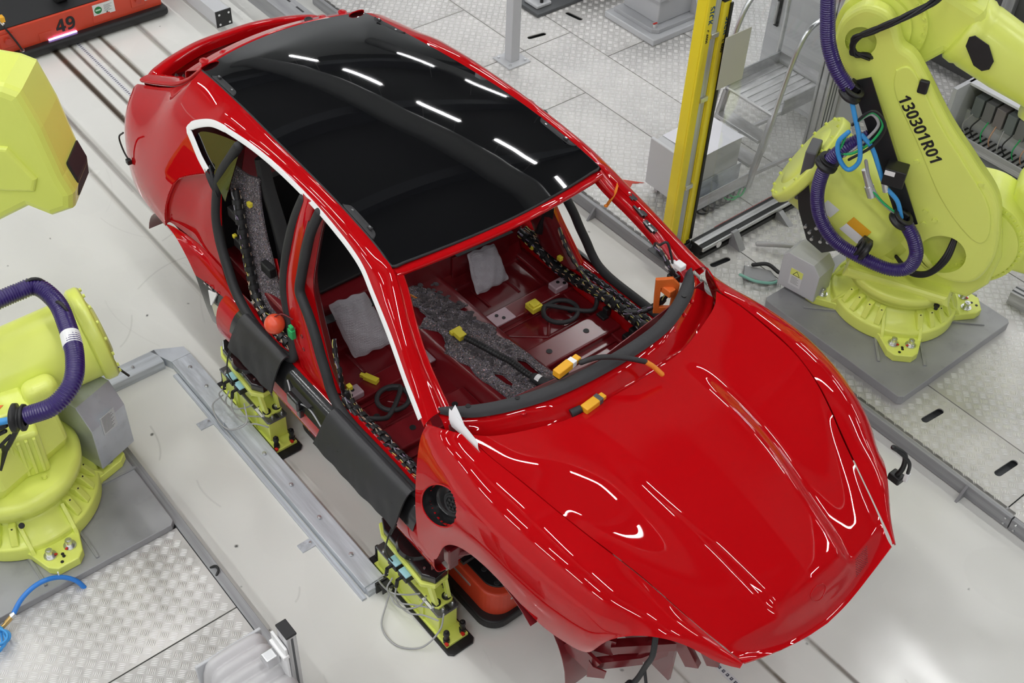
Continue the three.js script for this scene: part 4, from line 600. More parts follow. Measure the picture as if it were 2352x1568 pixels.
// ---------- robots ----------
const FONT = globalThis.__font;
function robotBase(t, ang, dark) {
  const b = part(t, 'base_casting', [lathe([[.0, .0], [.355, .0], [.362, .012], [.362, .075], [.352, .088], [.325, .096], [.27, .150], [.262, .20], [.0, .20]], 64)], M.lime);
  for (let k = 0; k < 26; k++) { const a = k / 26 * 2 * PI; if (ang.some(q => Math.abs(Math.atan2(Math.sin(a - q), Math.cos(a - q))) < .26)) continue; const g = slab([[.262, .145], [.272, .185], [.30, .180], [.345, .10], [.345, .085]], .034, .005).translate(0, 0, -.017).rotateY(-a); const r = part(b, 'rib', g, M.lime); part(r, 'tap_hole', cyl(.0045, .0045, .003, 8).translate(.305 * Math.cos(a), .173, .305 * Math.sin(a)), M.black); }
  for (const a of ang) {   // four feet with two bolts each
    const rot = g => g.rotateY(-a); const f = part(t, 'foot', [rot(plan([[.28, -.165], [.35, -.12], [.47, -.085], [.505, -.05], [.505, .05], [.47, .085], [.35, .12], [.28, .165]], .0, .05, .006)), rot(slab([[.26, .05], [.37, .05], [.355, .075], [.30, .13], [.26, .165]], .02, .004).translate(0, 0, -.115)), rot(slab([[.26, .05], [.37, .05], [.355, .075], [.30, .13], [.26, .165]], .02, .004).translate(0, 0, .095))], M.lime);
    for (const z of [-.048, .048]) { const q = (g) => rot(g.translate(.415, 0, z)); const s = part(f, 'anchor_bolt', [q(cyl(.03, .03, .005, 24).translate(0, .053, 0)), q(cyl(.021, .021, .012, 20).translate(0, .061, 0)), q(cyl(.0165, .0165, .024, 20).translate(0, .079, 0)), q(cyl(.009, .008, .006, 6).translate(0, .093, 0))], M.zinc); part(s, 'paint_mark', q(bb(.014, .06, -.004, .034, .064, .004).rotateY(z * 20)), M.redMark); }
    for (const [r, z] of [[.455, 0], [.48, .02], [.44, .0]]) part(f, 'tap_hole', rot(cyl(.008, .008, .003, 12).translate(r, .051, z)), M.black);
    part(t, 'weld_angle', [rot(bb(.33, -.001, -.135, .52, .008, -.12)), rot(bb(.33, -.001, .12, .52, .008, .135))], M.steel);
  }
  return b;
}
function balancer(t, A, B, r, bolts = true) {  // barrel with flanged end cap at A
  const a = V(...A), b = V(...B), d = b.clone().sub(a), L = d.length(); const q = rodQ(d.normalize()); const put = g => g.applyQuaternion(q).translate(...A);
  const m = part(t, 'balancer', put(lathe([[0, .0], [r * .55, .0], [r * .78, .018], [r * .80, .05], [r * .96, .055], [r, .08], [r, L * .70], [r * .94, L * .76], [r * .80, L * .79], [r * .78, L * .86], [r * .62, L * .88], [r * .6, L * .95], [r * .42, L * .96], [r * .40, L], [0, L]], 64)), M.lime, 'lime yellow balancer barrel');
  part(m, 'flange', put(lathe([[r * .5, .02], [r * 1.10, .02], [r * 1.15, .035], [r * 1.15, .075], [r * 1.09, .09], [r * .9, .09]], 64)), M.lime);
  if (bolts) for (let k = 0; k < 16; k++) { const an = k / 16 * 2 * PI; part(m, 'cap_bolt', put(cyl(.009, .009, .014, 10).translate(r * 1.05 * Math.cos(an), .016, r * 1.05 * Math.sin(an))), M.lime); }
  return m;
}
const ringBolts = (parent, c, r, n, a0, a1, rad, z, mat, rotf, name = 'flange_bolt') => { for (let k = 0; k < n; k++) { const t = a0 + (a1 - a0) * k / Math.max(1, n - 1); part(parent, name, rotf([cyl(rad, rad, .012, 12).rotateX(PI / 2).translate(c[0] + r * Math.cos(t), c[1] + r * Math.sin(t), z), cyl(rad * .5, rad * .5, .004, 6).rotateX(PI / 2).translate(c[0] + r * Math.cos(t), c[1] + r * Math.sin(t), z + .007)]), mat); } };
{
  const t = thing('industrial_robot', 'lime yellow industrial robot marked 130301R01 standing at the right', 'robot', [.86, .15, -2.48]);
  robotBase(t, [PI / 4, 3 * PI / 4, -PI / 4, -3 * PI / 4].map(a => a));
  const TH = .4636; const A = g => (Array.isArray(g) ? g.flat(9) : [g]).map(x => x.rotateY(TH)); // arm space: x forward, z towards the aisle
  const tur = part(t, 'turret', A([lathe([[0, .195], [.275, .195], [.29, .205], [.29, .235], [.315, .245], [.32, .28], [.30, .30], [.0, .31]], 56), slab([[-.20, .29], [.38, .29], [.46, .42], [.47, .62], [.42, .80], [.25, .90], [.05, .86], [-.04, .62], [-.16, .50], [-.22, .36]], .40, .03).translate(0, 0, -.26), slab([[-.30, .27], [.30, .27], [.28, .34], [-.28, .34]], .5, .03).translate(0, 0, -.25)]), M.lime);
  part(tur, 'turret_plug', A([cyl(.016, .016, .03, 14).rotateX(PI / 2).translate(.24, .27, .235), cyl(.011, .011, .05, 12).rotateX(PI / 2).translate(.24, .27, .25)]), M.black);
  const hub = part(t, 'shoulder_drum', A([cyl(.28, .28, .30, 56).rotateX(PI / 2).translate(.29, .64, -.06), cyl(.245, .245, .03, 56).rotateX(PI / 2).translate(.29, .64, .10), bb(.42, .42, -.28, .78, .98, -.02, .05)]), M.lime);
  ringBolts(hub, [.29, .64], .262, 22, -1.35, 1.35, .0085, .096, M.lime, A);
  // link arm
  const arm = [[-.66, 1.668], [-.645, 1.79], [-.56, 1.882], [-.45, 1.876], [-.385, 1.81], [-.335, 1.722], [-.238, 1.66], [-.013, 1.386], [.173, 1.198], [.333, 1.03], [.396, .87], [.43, .68], [.405, .52], [.336, .448], [.21, .436], [.09, .50], [.0, .64], [-.05, .78], [-.222, 1.118], [-.385, 1.393], [-.50, 1.46], [-.60, 1.545]];
  const low = { x: .175, y: .60, r: .15, ry: .15 }, up = { x: -.53, y: 1.70, r: .105, ry: .105 };
  const link = part(t, 'link_arm', A([slab(arm, .11, .028, [low, up], true).translate(0, 0, .115)]), M.lime, 'long lime yellow link arm with number');
  part(link, 'rib_panel', A([slab([[-.33, 1.60], [-.25, 1.62], [-.05, 1.37], [.14, 1.17], [.30, .99], [.36, .82], [.33, .74], [.22, .80], [.06, .96], [-.12, 1.22], [-.30, 1.47]], .022, .008, [], true).translate(0, 0, .213)]), M.lime);
  part(link, 'bearing_seat', A([cyl(.15, .15, .03, 48).rotateX(PI / 2).translate(.175, .60, .135)]), M.limeDim); part(link, 'bearing_seat', A([cyl(.105, .105, .03, 48).rotateX(PI / 2).translate(-.53, 1.70, .15)]), M.limeDim);
  ringBolts(link, [.175, .60], .128, 16, 2.4, 6.6, .0085, .156, M.lime, A); ringBolts(link, [-.53, 1.70], .088, 13, 1.4, 5.3, .008, .17, M.lime, A); 
  for (const [x, y] of [[.02, .84], [.08, .80], [.03, .76], [-.10, 1.12], [.235, 1.09], [-.40, 1.38]]) part(link, 'boss', A([cyl(.016, .013, .012, 16).rotateX(PI / 2).translate(x, y, .227)]), M.lime);
  part(link, 'rubber_stop', A([bb(-.205, 1.515, .225, -.155, 1.59, .25, .01)]), M.black);
  {
    const tx = new TextGeometry('130301R01', { font: FONT, size: .062, depth: .002, curveSegments: 5 }); tx.computeBoundingBox(); const w = tx.boundingBox.max.x; tx.scale(.405 / w, 1, 1); const an = Math.atan2(1.15 - 1.475, -.0 + .26);
    tx.translate(0, -.03, 0).rotateZ(an).translate(-.262, 1.475, .2355); part(link, 'lettering', A(tx), M.black, 'black lettering 130301R01');
  }
  // elbow housing and forearm
  const el = part(t, 'elbow_housing', A([cyl(.185, .185, .26, 56).rotateX(PI / 2).translate(-.50, 1.72, -.02), cyl(.215, .215, .05, 56).rotateX(PI / 2).translate(-.46, 1.73, .055), slab([[-.62, 1.66], [-.40, 1.52], [-.26, 1.50], [-.14, 1.63], [.0, 1.60], [.06, 1.74], [-.02, 1.90], [-.25, 1.98], [-.5, 1.95]], .26, .05).translate(0, 0, -.22)]), M.lime);
  ringBolts(el, [-.46, 1.73], .20, 14, -1.0, 1.7, .0085, .085, M.lime, A);
  const fd = V(.92, -.39, 0).normalize(), fb = V(-.10, 1.745, -.09); const fq = rodQ(fd); const F = g => A(g.applyQuaternion(fq).translate(fb.x, fb.y, fb.z));
  const fore = part(t, 'forearm', F(lathe([[0, 0], [.155, 0], [.175, .02], [.178, .06], [.168, .08], [.172, .10], [.165, .30], [.15, .46], [.148, .50], [.20, .51], [.205, .62], [.17, .64], [.16, 1.0], [0, 1.0]], 56)), M.lime);
  part(fore, 'cover_plate', A([slab([[-.07, .035], [-.055, .055], [.02, .055], [.085, .01], [.095, -.03], [.075, -.055], [.03, -.055], [-.055, -.005]].map(([x, y]) => [x * 1.1, y * 1.15]), .008, .002).rotateZ(-.40).translate(.005, 1.718, .083)]), M.black, 'black cover plate on the forearm');
  part(fore, 'grease_boss', A([cyl(.02, .018, .012, 16).rotateX(PI / 2).translate(.20, 1.60, .06)]), M.lime);
  const mo = part(t, 'wrist_motor', A([bb(-.55, 1.92, -.30, -.05, 2.12, -.02, .03), bb(-.34, 1.96, -.02, -.22, 2.10, .06, .01)]), M.lime);
  // balancer and its brackets
  const bal = balancer(t, (() => { const p = V(-.70, .83, .0).applyAxisAngle(V(0, 1, 0), TH); return p.toArray(); })(), (() => { const p = V(.0, .43, .0).applyAxisAngle(V(0, 1, 0), TH); return p.toArray(); })(), .25);
  { // paper labels on the barrel
    const d = V(.70, -.40, 0).normalize(); const put = (s, an, w, h, mat, name, label) => { const g = sheet(6, 6, (u, v) => { const al = an + (v - .5) * h / .253, up_ = V(-d.y, d.x, 0), p = V(-.70, .83, .0).addScaledVector(d, s + (u - .5) * w).addScaledVector(up_, .2535 * Math.sin(al)).add(V(0, 0, .2535 * Math.cos(al))); return p.toArray(); }, { thick: .0008 }); const m = part(bal, name, A([g]), mat, label); return m; };
    put(.27, .02, .085, .075, std({ color: lin(.72, .74, .70), roughness: .6, side: THREE.DoubleSide }), 'notice', 'small white paper notice');
    put(.46, -.08, .13, .06, M.white, 'notice', 'white safety notice with open book'); put(.46, .15, .13, .055, M.amber, 'notice', 'amber warning notice');
  }
  const brk = part(t, 'hose_bracket', A([slab([[-.665, .83], [-.61, .865], [-.55, .68], [-.366, .535], [-.356, .46], [-.437, .411], [-.537, .471], [-.62, .654]], .008, .002).translate(0, 0, .262)]), M.blackGloss, 'black bent hose bracket');
  for (const [x, y] of [[-.56, .56], [-.53, .53], [-.50, .57], [-.46, .49], [-.51, .49], [-.42, .50]]) part(brk, 'screw', A([cyl(.01, .01, .012, 12).rotateX(PI / 2).translate(x, y, .276)]), M.zinc);
  part(t, 'hose_bracket', A([bb(-.66, .70, .10, -.60, 1.02, .255, .01)]), std({ color: lin(.10, .10, .11), roughness: .5 }));
  part(t, 'hose_plate', A([bar([-.475, 1.53, .275], [-.04, .76, .275], .10, .008, [0, 0, 1]).translate(0, 0, 0)]), M.black, 'black plate carrying the hoses');
  for (const [x, y] of [[-.44, 1.45], [-.3, 1.22], [-.18, .98], [-.08, .82]]) part(t, 'stand_off', A([cyl(.012, .012, .06, 12).rotateX(PI / 2).translate(x, y, .245)]), M.zinc);
  // hose clamps, plugs, black junction block
  for (const [x, y, d] of [[-.50, 1.485, [-.35, -.85]], [-.085, .835, [-.4, -.85]], [-.225, .575, [.85, -.35]], [-.525, 1.05, [-.3, -.9]]]) { const q = new THREE.Quaternion().setFromUnitVectors(V(0, 1, 0), V(d[0], d[1], 0).normalize()); part(t, 'hose_clamp', A([lathe([[.036, -.03], [.056, -.03], [.058, -.02], [.046, -.012], [.046, .0], [.062, .004], [.062, .02], [.05, .028], [.036, .03]], 32).applyQuaternion(q).translate(x, y, .345), bb(-.03, -.03, -.08, .03, .03, -.02, .006).applyQuaternion(q).translate(x, y, .345)]), M.black); }
  part(t, 'junction_block', A([bb(-.235, 1.03, .275, -.125, 1.13, .375, .006).rotateZ(0)]), M.black); part(t, 'junction_label', A([bb(-.232, 1.095, .375, -.18, 1.122, .377)]), M.white);
  part(t, 'coupling', A([rod([-.335, 1.06, .33], [-.275, .94, .33], .017, .02, 8), rod([-.29, .97, .33], [-.26, .91, .33], .026, .024, 6), rod([-.22, 1.02, .335], [-.20, .97, .335], .018, .018, 8)]), M.zinc);
  // grey connection box beside the base
  const jb = part(t, 'connection_box', [slab([[-.13, 0], [.12, 0], [.12, .19], [.07, .25], [-.10, .25], [-.13, .22]], .17, .004).rotateY(.15).translate(-.40, .03, .26)], M.boxGrey, 'grey sheet metal connection box');
  part(jb, 'warning_label', bb(-.05, 0, 0, .03, .12, .002).rotateY(.15).translate(-.385, .07, .429), std({ roughness: .6, map: canvasTex(128, 192, (g) => { g.fillStyle = '#d7d9da'; g.fillRect(0, 0, 128, 192); g.fillStyle = '#e8ee7a'; g.fillRect(0, 0, 128, 74); g.strokeStyle = '#222'; g.lineWidth = 5; g.beginPath(); g.moveTo(64, 14); g.lineTo(98, 66); g.lineTo(30, 66); g.closePath(); g.stroke(); g.fillStyle = '#777'; for (let k = 0; k < 6; k++) g.fillRect(20, 90 + 14 * k, 60 + (k * 17) % 30, 4); }) }), 'warning label with triangle');
  part(t, 'eye_bolt', new THREE.TorusGeometry(.02, .007, 8, 20).translate(-.42, .09, .235), M.zinc);
  const H = pts => pts.map(([x, y, z]) => V(x, y, z).applyAxisAngle(V(0, 1, 0), TH).toArray());
  part(t, 'energy_hose', hose(H([[-.76, 2.20, .36], [-.735, 2.05, .35], [-.70, 1.85, .34], [-.665, 1.71, .34], [-.595, 1.585, .345], [-.515, 1.50, .345]]), .038), M.purple, 'purple corrugated hose from above');
  part(t, 'energy_hose', hose(H([[-.36, 1.245, .31], [-.45, 1.175, .34], [-.523, 1.043, .345], [-.536, .868, .355], [-.486, .71, .36], [-.374, .586, .36], [-.204, .527, .36], [-.045, .511, .36], [.03, .554, .36], [.048, .638, .355], [.014, .73, .35], [-.058, .82, .345]]), .038), M.purple, 'purple corrugated hose loop around the barrel');
  const cab = (pts, r, m, l) => part(t, 'cable', tube(H(pts), r, 70, 8), m, l);
  cab([[-.49, 1.46, .36], [-.455, 1.39, .375], [-.40, 1.27, .385], [-.37, 1.13, .385], [-.41, 1.07, .385], [-.46, 1.11, .385], [-.495, 1.21, .38], [-.46, 1.28, .375]], .0125, M.skyblue, 'sky blue cable loop');
  cab([[-.39, 1.28, .37], [-.33, 1.22, .36], [-.265, 1.10, .345], [-.21, 1.0, .335], [-.13, .93, .335], [-.085, .84, .34]], .0125, M.skyblue, 'sky blue cable');
  cab([[-.44, 1.34, .37], [-.37, 1.42, .365], [-.31, 1.37, .36], [-.33, 1.27, .365], [-.42, 1.16, .375], [-.47, 1.15, .37], [-.47, 1.24, .365]], .007, M.green, 'green cable loop'); cab([[-.45, 1.33, .38], [-.37, 1.435, .375], [-.295, 1.37, .37], [-.32, 1.25, .375], [-.42, 1.13, .385]], .0075, M.black);
  cab([[-.43, 1.35, .365], [-.375, 1.405, .36], [-.33, 1.36, .355], [-.37, 1.25, .36], [-.45, 1.13, .365]], .008, M.cableGrey); cab([[-.34, 1.12, .34], [-.30, 1.02, .335], [-.23, .92, .335], [-.14, .86, .335], [-.095, .83, .34]], .009, M.cableGrey); cab([[-.26, .95, .34], [-.19, .90, .345], [-.11, .86, .345]], .006, M.green);
  part(t, 'cable', [0, 1, 2, 3].flatMap(k => { const o = (i) => [.012 * Math.cos(i * 1.9 + k * 1.57), .012 * Math.sin(i * 1.9 + k * 1.57)]; return tube(H([[-.43, 1.585, .16], [-.485, 1.64, .24], [-.545, 1.655, .27], [-.555, 1.735, .28], [-.475, 1.806, .28], [-.36, 1.90, .27], [-.25, 1.98, .20], [-.2, 2.02, .05]].map(([x, y, z], i) => [x + o(i)[0], y + o(i)[1], z])), .0095, 60, 6); }), M.black, 'bundle of twisted black cables');
  part(t, 'cable', [0, 1, 2].flatMap(k => tube(H([[.20, .76, .16], [.20 + .008 * k, .68, .20], [.185 + .01 * k, .597 - .01 * k, .25], [.133, .484 - .012 * k, .26], [.049, .445 - .01 * k, .24], [-.05, .45, .16]]), .0105, 50, 6)), M.black, 'black cables through the arm opening');
}
{
  const t = thing('industrial_robot', 'lime yellow industrial robot cut off by the left edge at the lower left', 'robot', [-.80, .13, 2.10]);
  robotBase(t, [0, PI / 2, PI, -PI / 2]);
  const tur = part(t, 'turret', [lathe([[0, .195], [.275, .195], [.29, .205], [.29, .235], [.315, .25], [.32, .30], [.29, .33], [.0, .345]], 56), slab([[-.20, .3], [.16, .3], [.20, .40], [.17, .58], [.10, .64], [-.2, .64]], .42, .03).rotateY(.35).translate(-.08, 0, -.20), bb(-.10, .33, -.16, .17, .60, .06, .02).rotateY(-.2), bb(-.06, .30, -.05, .14, .56, .20, .03)], M.lime);
  for (let k = 0; k < 5; k++) part(tur, 'cooling_rib', bb(.165, .36, -.14 + k * .035, .185, .58, -.125 + k * .035, .004).rotateY(-.2), M.lime);
  for (const [x, z] of [[.12, .20], [.20, .12], [.22, -.08], [.05, .25], [.0, .27]]) part(tur, 'cap_screw', [cyl(.012, .012, .014, 14).translate(x, .345, z)], M.lime);
  part(tur, 'plug', [cyl(.014, .014, .006, 16).rotateX(.9).translate(.165, .285, .272), cyl(.014, .014, .006, 16).rotateX(.9).rotateY(1.0).translate(.30, .20, .10)], M.black);
  const bal = balancer(t, [-.185, .66, -.63], [-.29, .56, .20], .205);
  part(bal, 'nameplate', slab([[-.05, 0], [-.025, .022], [.05, .022], [.06, .0], [.035, -.022], [-.04, -.022]], .008, .002).rotateX(-PI / 2 + .5).rotateY(.2).translate(-.19, .855, -.07), M.lime);
  part(t, 'motor_cover', [bb(-.13, .60, -.16, .09, .67, .08, .02), bb(-.02, .56, -.30, .10, .74, -.14, .05)], M.lime);
  part(t, 'warning_mark', [slab([[-.014, 0], [.014, 0], [0, .024]], .001).rotateX(-PI / 2).translate(.02, .6715, -.03), slab([[-.014, 0], [.014, 0], [0, .024]], .001).rotateX(-PI / 2).translate(.02, .6715, .01)], M.orange);
  part(t, 'energy_hose', hose([[-.30, .98, .02], [-.25, 1.015, -.16], [-.245, 1.02, -.33], [-.235, 1.02, -.40], [-.13, .99, -.44], [.043, .97, -.416], [.22, .95, -.364], [.328, .92, -.293], [.353, .87, -.19], [.291, .82, -.079]], .042), M.purple, 'purple corrugated hose over the barrel');
  part(t, 'hose_band', [new THREE.TorusGeometry(.045, .008, 8, 24).rotateY(1.2).translate(-.235, 1.02, -.40), new THREE.TorusGeometry(.045, .008, 8, 24).rotateY(.2).translate(-.05, .985, -.44)], M.black);
  part(t, 'hose_label', rod([.09, .965, -.405], [.16, .955, -.385], .0435, .0435, 24), M.white, 'white paper band round the hose');
  part(t, 'hose_clamp', [lathe([[.036, -.03], [.058, -.03], [.06, -.018], [.048, -.01], [.048, .002], [.064, .006], [.064, .022], [.05, .03], [.036, .03]], 32).rotateX(PI / 2).rotateY(-.6).translate(.27, .81, -.05)], M.black);
  part(t, 'hose_arm', [bar([.27, .76, -.04], [.20, .60, .02], .05, .02), bar([.20, .45, .12], [.235, .30, .255], .045, .012), bar([.19, .60, .03], [.20, .45, .12], .045, .012)], M.black); part(t, 'arm_label', bar([.2185, .372, .196], [.226, .338, .226], .03, .016), M.white);
  for (const f of [.38, .31]) part(t, 'arm_screw', cyl(.011, .011, .01, 12).rotateX(.6).translate(.205 + (.38 - f) * .4, f + .06, .15 + (.38 - f) * .9), M.zinc);
  part(t, 'cable', tube([[.26, .80, -.04], [.20, .79, .08], [.10, .76, .22], [-.05, .72, .4]], .016, 40, 10), M.skyblue, 'sky blue cable');
  part(t, 'cable', [tube([[.22, .75, 0], [.12, .66, .14], [.0, .60, .25]], .012, 30, 8), tube([[.22, .72, .01], [.10, .60, .16], [-.03, .54, .24]], .01, 30, 8), tube([[.24, .70, .0], [.15, .52, .16], [.02, .42, .30]], .008, 30, 8)], M.black);
  part(t, 'pipe', [tube([[.19, .40, .18], [.16, .44, .24], [.06, .43, .30], [-.06, .42, .33]], .011, 30, 8), tube([[.17, .42, .15], [.14, .46, .22], [.04, .45, .28], [-.06, .44, .31]], .011, 30, 8)], M.lime);
  // sheet metal connection box with pointed lid
  const jb = part(t, 'connection_box', [slab([[-.24, .10], [.10, .10], [.10, .37], [.03, .50], [-.20, .50], [-.24, .42]], .22, .004).rotateY(.35).translate(-.06, -.02, -.54)], M.galv, 'bare metal connection box behind the robot foot');
  part(jb, 'box_label', bb(0, 0, 0, .002, .12, .09).rotateY(.35).translate(.058, .27, -.51), std({ roughness: .6, map: canvasTex(128, 192, (g) => { g.fillStyle = '#cfd2d4'; g.fillRect(0, 0, 128, 192); g.fillStyle = '#444'; for (let k = 0; k < 14; k++) g.fillRect(12, 12 + 12 * k, 70 + (k * 23) % 36, 4); }) }));
  part(jb, 'edge_trim', rod([-.25, .485, -.58], [.0, .48, -.64], .006), M.black);
}
{
  const t = thing('robot_wrist', 'lime yellow robot wrist swinging in at the upper left edge', 'robot', [-1.6435, 1.4, 1.3718]);
  const outl = [[-.42, .44], [-.182, .405], [-.069, .386], [.002, .353], [.055, .152], [.097, -.126], [.127, -.231], [.107, -.326], [-.012, -.377], [-.117, -.321], [-.268, -.409], [-.421, -.5], [-.6, -.4], [-.6, .3]];
  const rot = g => g.rotateY(.888); part(t, 'wrist_casting', rot(slab(outl, .34, .05, [], false).translate(0, -.03, -.34)), M.lime);
  part(t, 'wrist_rib', rot(slab([[-.5, .10], [-.12, .06], [-.02, -.12], [-.05, -.20], [-.2, -.2], [-.5, -.14]], .05, .02).translate(0, -.03, -.03)), M.lime); part(t, 'wrist_plate', rot(slab([[.10, -.10], [.128, -.20], [.118, -.30], [.06, -.36], [.05, -.12]], .2, .01).translate(.002, -.03, -.30)), M.rubber);
  part(t, 'forearm', rot(rod([-.35, .0, -.1], [-1.6, .35, -.1], .2, .22, 32)), M.lime);
}
// ---------- safety fence beside the car: light curtain, rail, pane, posts ----------
{
  const lc = thing('light_curtain', 'yellow double light curtain column lettered SICK C 4000 beside the car', 'light curtain', [-.29, PY, -1.83]);
  part(lc, 'foot', [bb(-.10, 0, -.14, .10, .012, .13, .004), bb(-.05, .012, -.10, .05, .05, .11, .006)], M.steelDark);
  const prof = (z0, h, nm) => { const y0 = .07; const c = part(lc, 'column', [bb(-.035, y0, z0, .035, h, z0 + .072, .006), bb(.035, y0, z0 + .05, .048, h, z0 + .072, .004)], M.yellow, nm); part(c, 'end_cap', bb(-.037, h, z0 - .002, .05, h + .02, z0 + .074, .008), M.black); part(c, 'end_cap', bb(-.036, y0 - .03, z0, .046, y0, z0 + .072, .01), M.black); return c; };
  const a = prof(.03, 1.80, 'yellow sender column'), b = prof(-.095, 1.70, 'yellow receiver column');
  part(b, 'lens_strip', bb(.036, .08, -.100, .046, 1.68, -.080, .002), M.black, 'black lens strip');
  part(lc, 'support_post', bb(-.03, .05, -.018, .03, 1.95, .026, .004), M.galv); for (const y of [.5, 1.1, 1.5]) part(lc, 'holder', bb(-.032, y, -.03, .045, y + .03, .034, .004), M.zinc);
  const word = (par, z, y) => { const mk = (s, size, mat, dy) => { const g = new TextGeometry(s, { font: FONT, size, depth: .0015, curveSegments: 4 }); g.rotateZ(-PI / 2).rotateY(PI / 2).translate(.0352, y + dy, z); part(par, 'lettering', g, mat, 'lettering ' + s); }; mk('SICK', .036, std({ color: lin(.02, .09, .22), roughness: .5 }), 0); mk('C 4000', .019, M.black, -.135); };
  word(a, .072, 1.70); word(b, -.068, 1.60);
  const f = thing('safety_fence', 'clear safety fence with black and aluminium bottom rail behind the car', 'fence', [-.18, PY, -2.40]);
  part(f, 'rail', [bb(-.05, .0, -.50, .05, .03, .50, .004), bb(-.05, .06, -.50, .05, .09, .50, .004), bb(-.035, .03, -.50, .035, .06, .50)], M.black); part(f, 'profile_edge', bb(.05, .065, -.50, .062, .09, .50, .003), M.alu); part(f, 'profile_edge', bb(-.02, .09, -.50, .02, .096, .50, .002), M.alu);
  part(f, 'round_label', cyl(.022, .022, .002, 20).rotateZ(-PI / 2).translate(.063, .06, .36), M.white); part(f, 'bracket', slab([[0, 0], [.10, 0], [.02, .10], [0, .10]], .05).translate(.05, -.0, .20), M.steel); part(f, 'bracket', slab([[0, 0], [.12, 0], [.02, .06], [0, .06]], .04).translate(.05, 0, -.22), M.steel);
  part(f, 'pane', bb(-.003, .097, -.50, .003, 2.1, .46), M.pane, 'clear plastic pane'); part(f, 'notice_board', bb(.004, 1.217, .375, .008, 1.537, .575, .001), std({ color: lin(.55, .54, .49), roughness: .5 }), 'cream board on the clear pane');
  const post = thing('fence_post', 'tall slotted aluminium fence post left of the right robot', 'post', [-.25, PY, -2.98]); part(post, 'profile', [bb(-.05, 0, -.05, .05, 2.4, .05, .004)], M.alu); for (const z of [-.03, 0, .03]) part(post, 'slot', bb(.0495, .02, z - .005, .0512, 2.38, z + .005), M.steelDark); for (const x of [-.025, .025]) part(post, 'slot', bb(x - .005, .02, .0495, x + .005, 2.38, .0512), M.steelDark);
  part(post, 'foot_plate', bb(-.08, 0, -.08, .08, .01, .08, .003), M.alu);
  const sp_ = thing('square_post', 'square grey post bolted to the tread plate behind the car roof', 'post', [-2.575, PY, -2.40]); part(sp_, 'tube', bb(-.04, .01, -.04, .04, 2.6, .04, .006), M.boxGrey); const fp = part(sp_, 'foot_plate', bb(-.10, 0, -.10, .10, .012, .10, .003), M.boxGrey); for (const [x, z] of [[-.07, -.07], [.07, -.07], [.07, .07], [-.07, .07]]) part(fp, 'bolt', cyl(.01, .01, .012, 6).translate(x, .017, z), M.zinc);
}
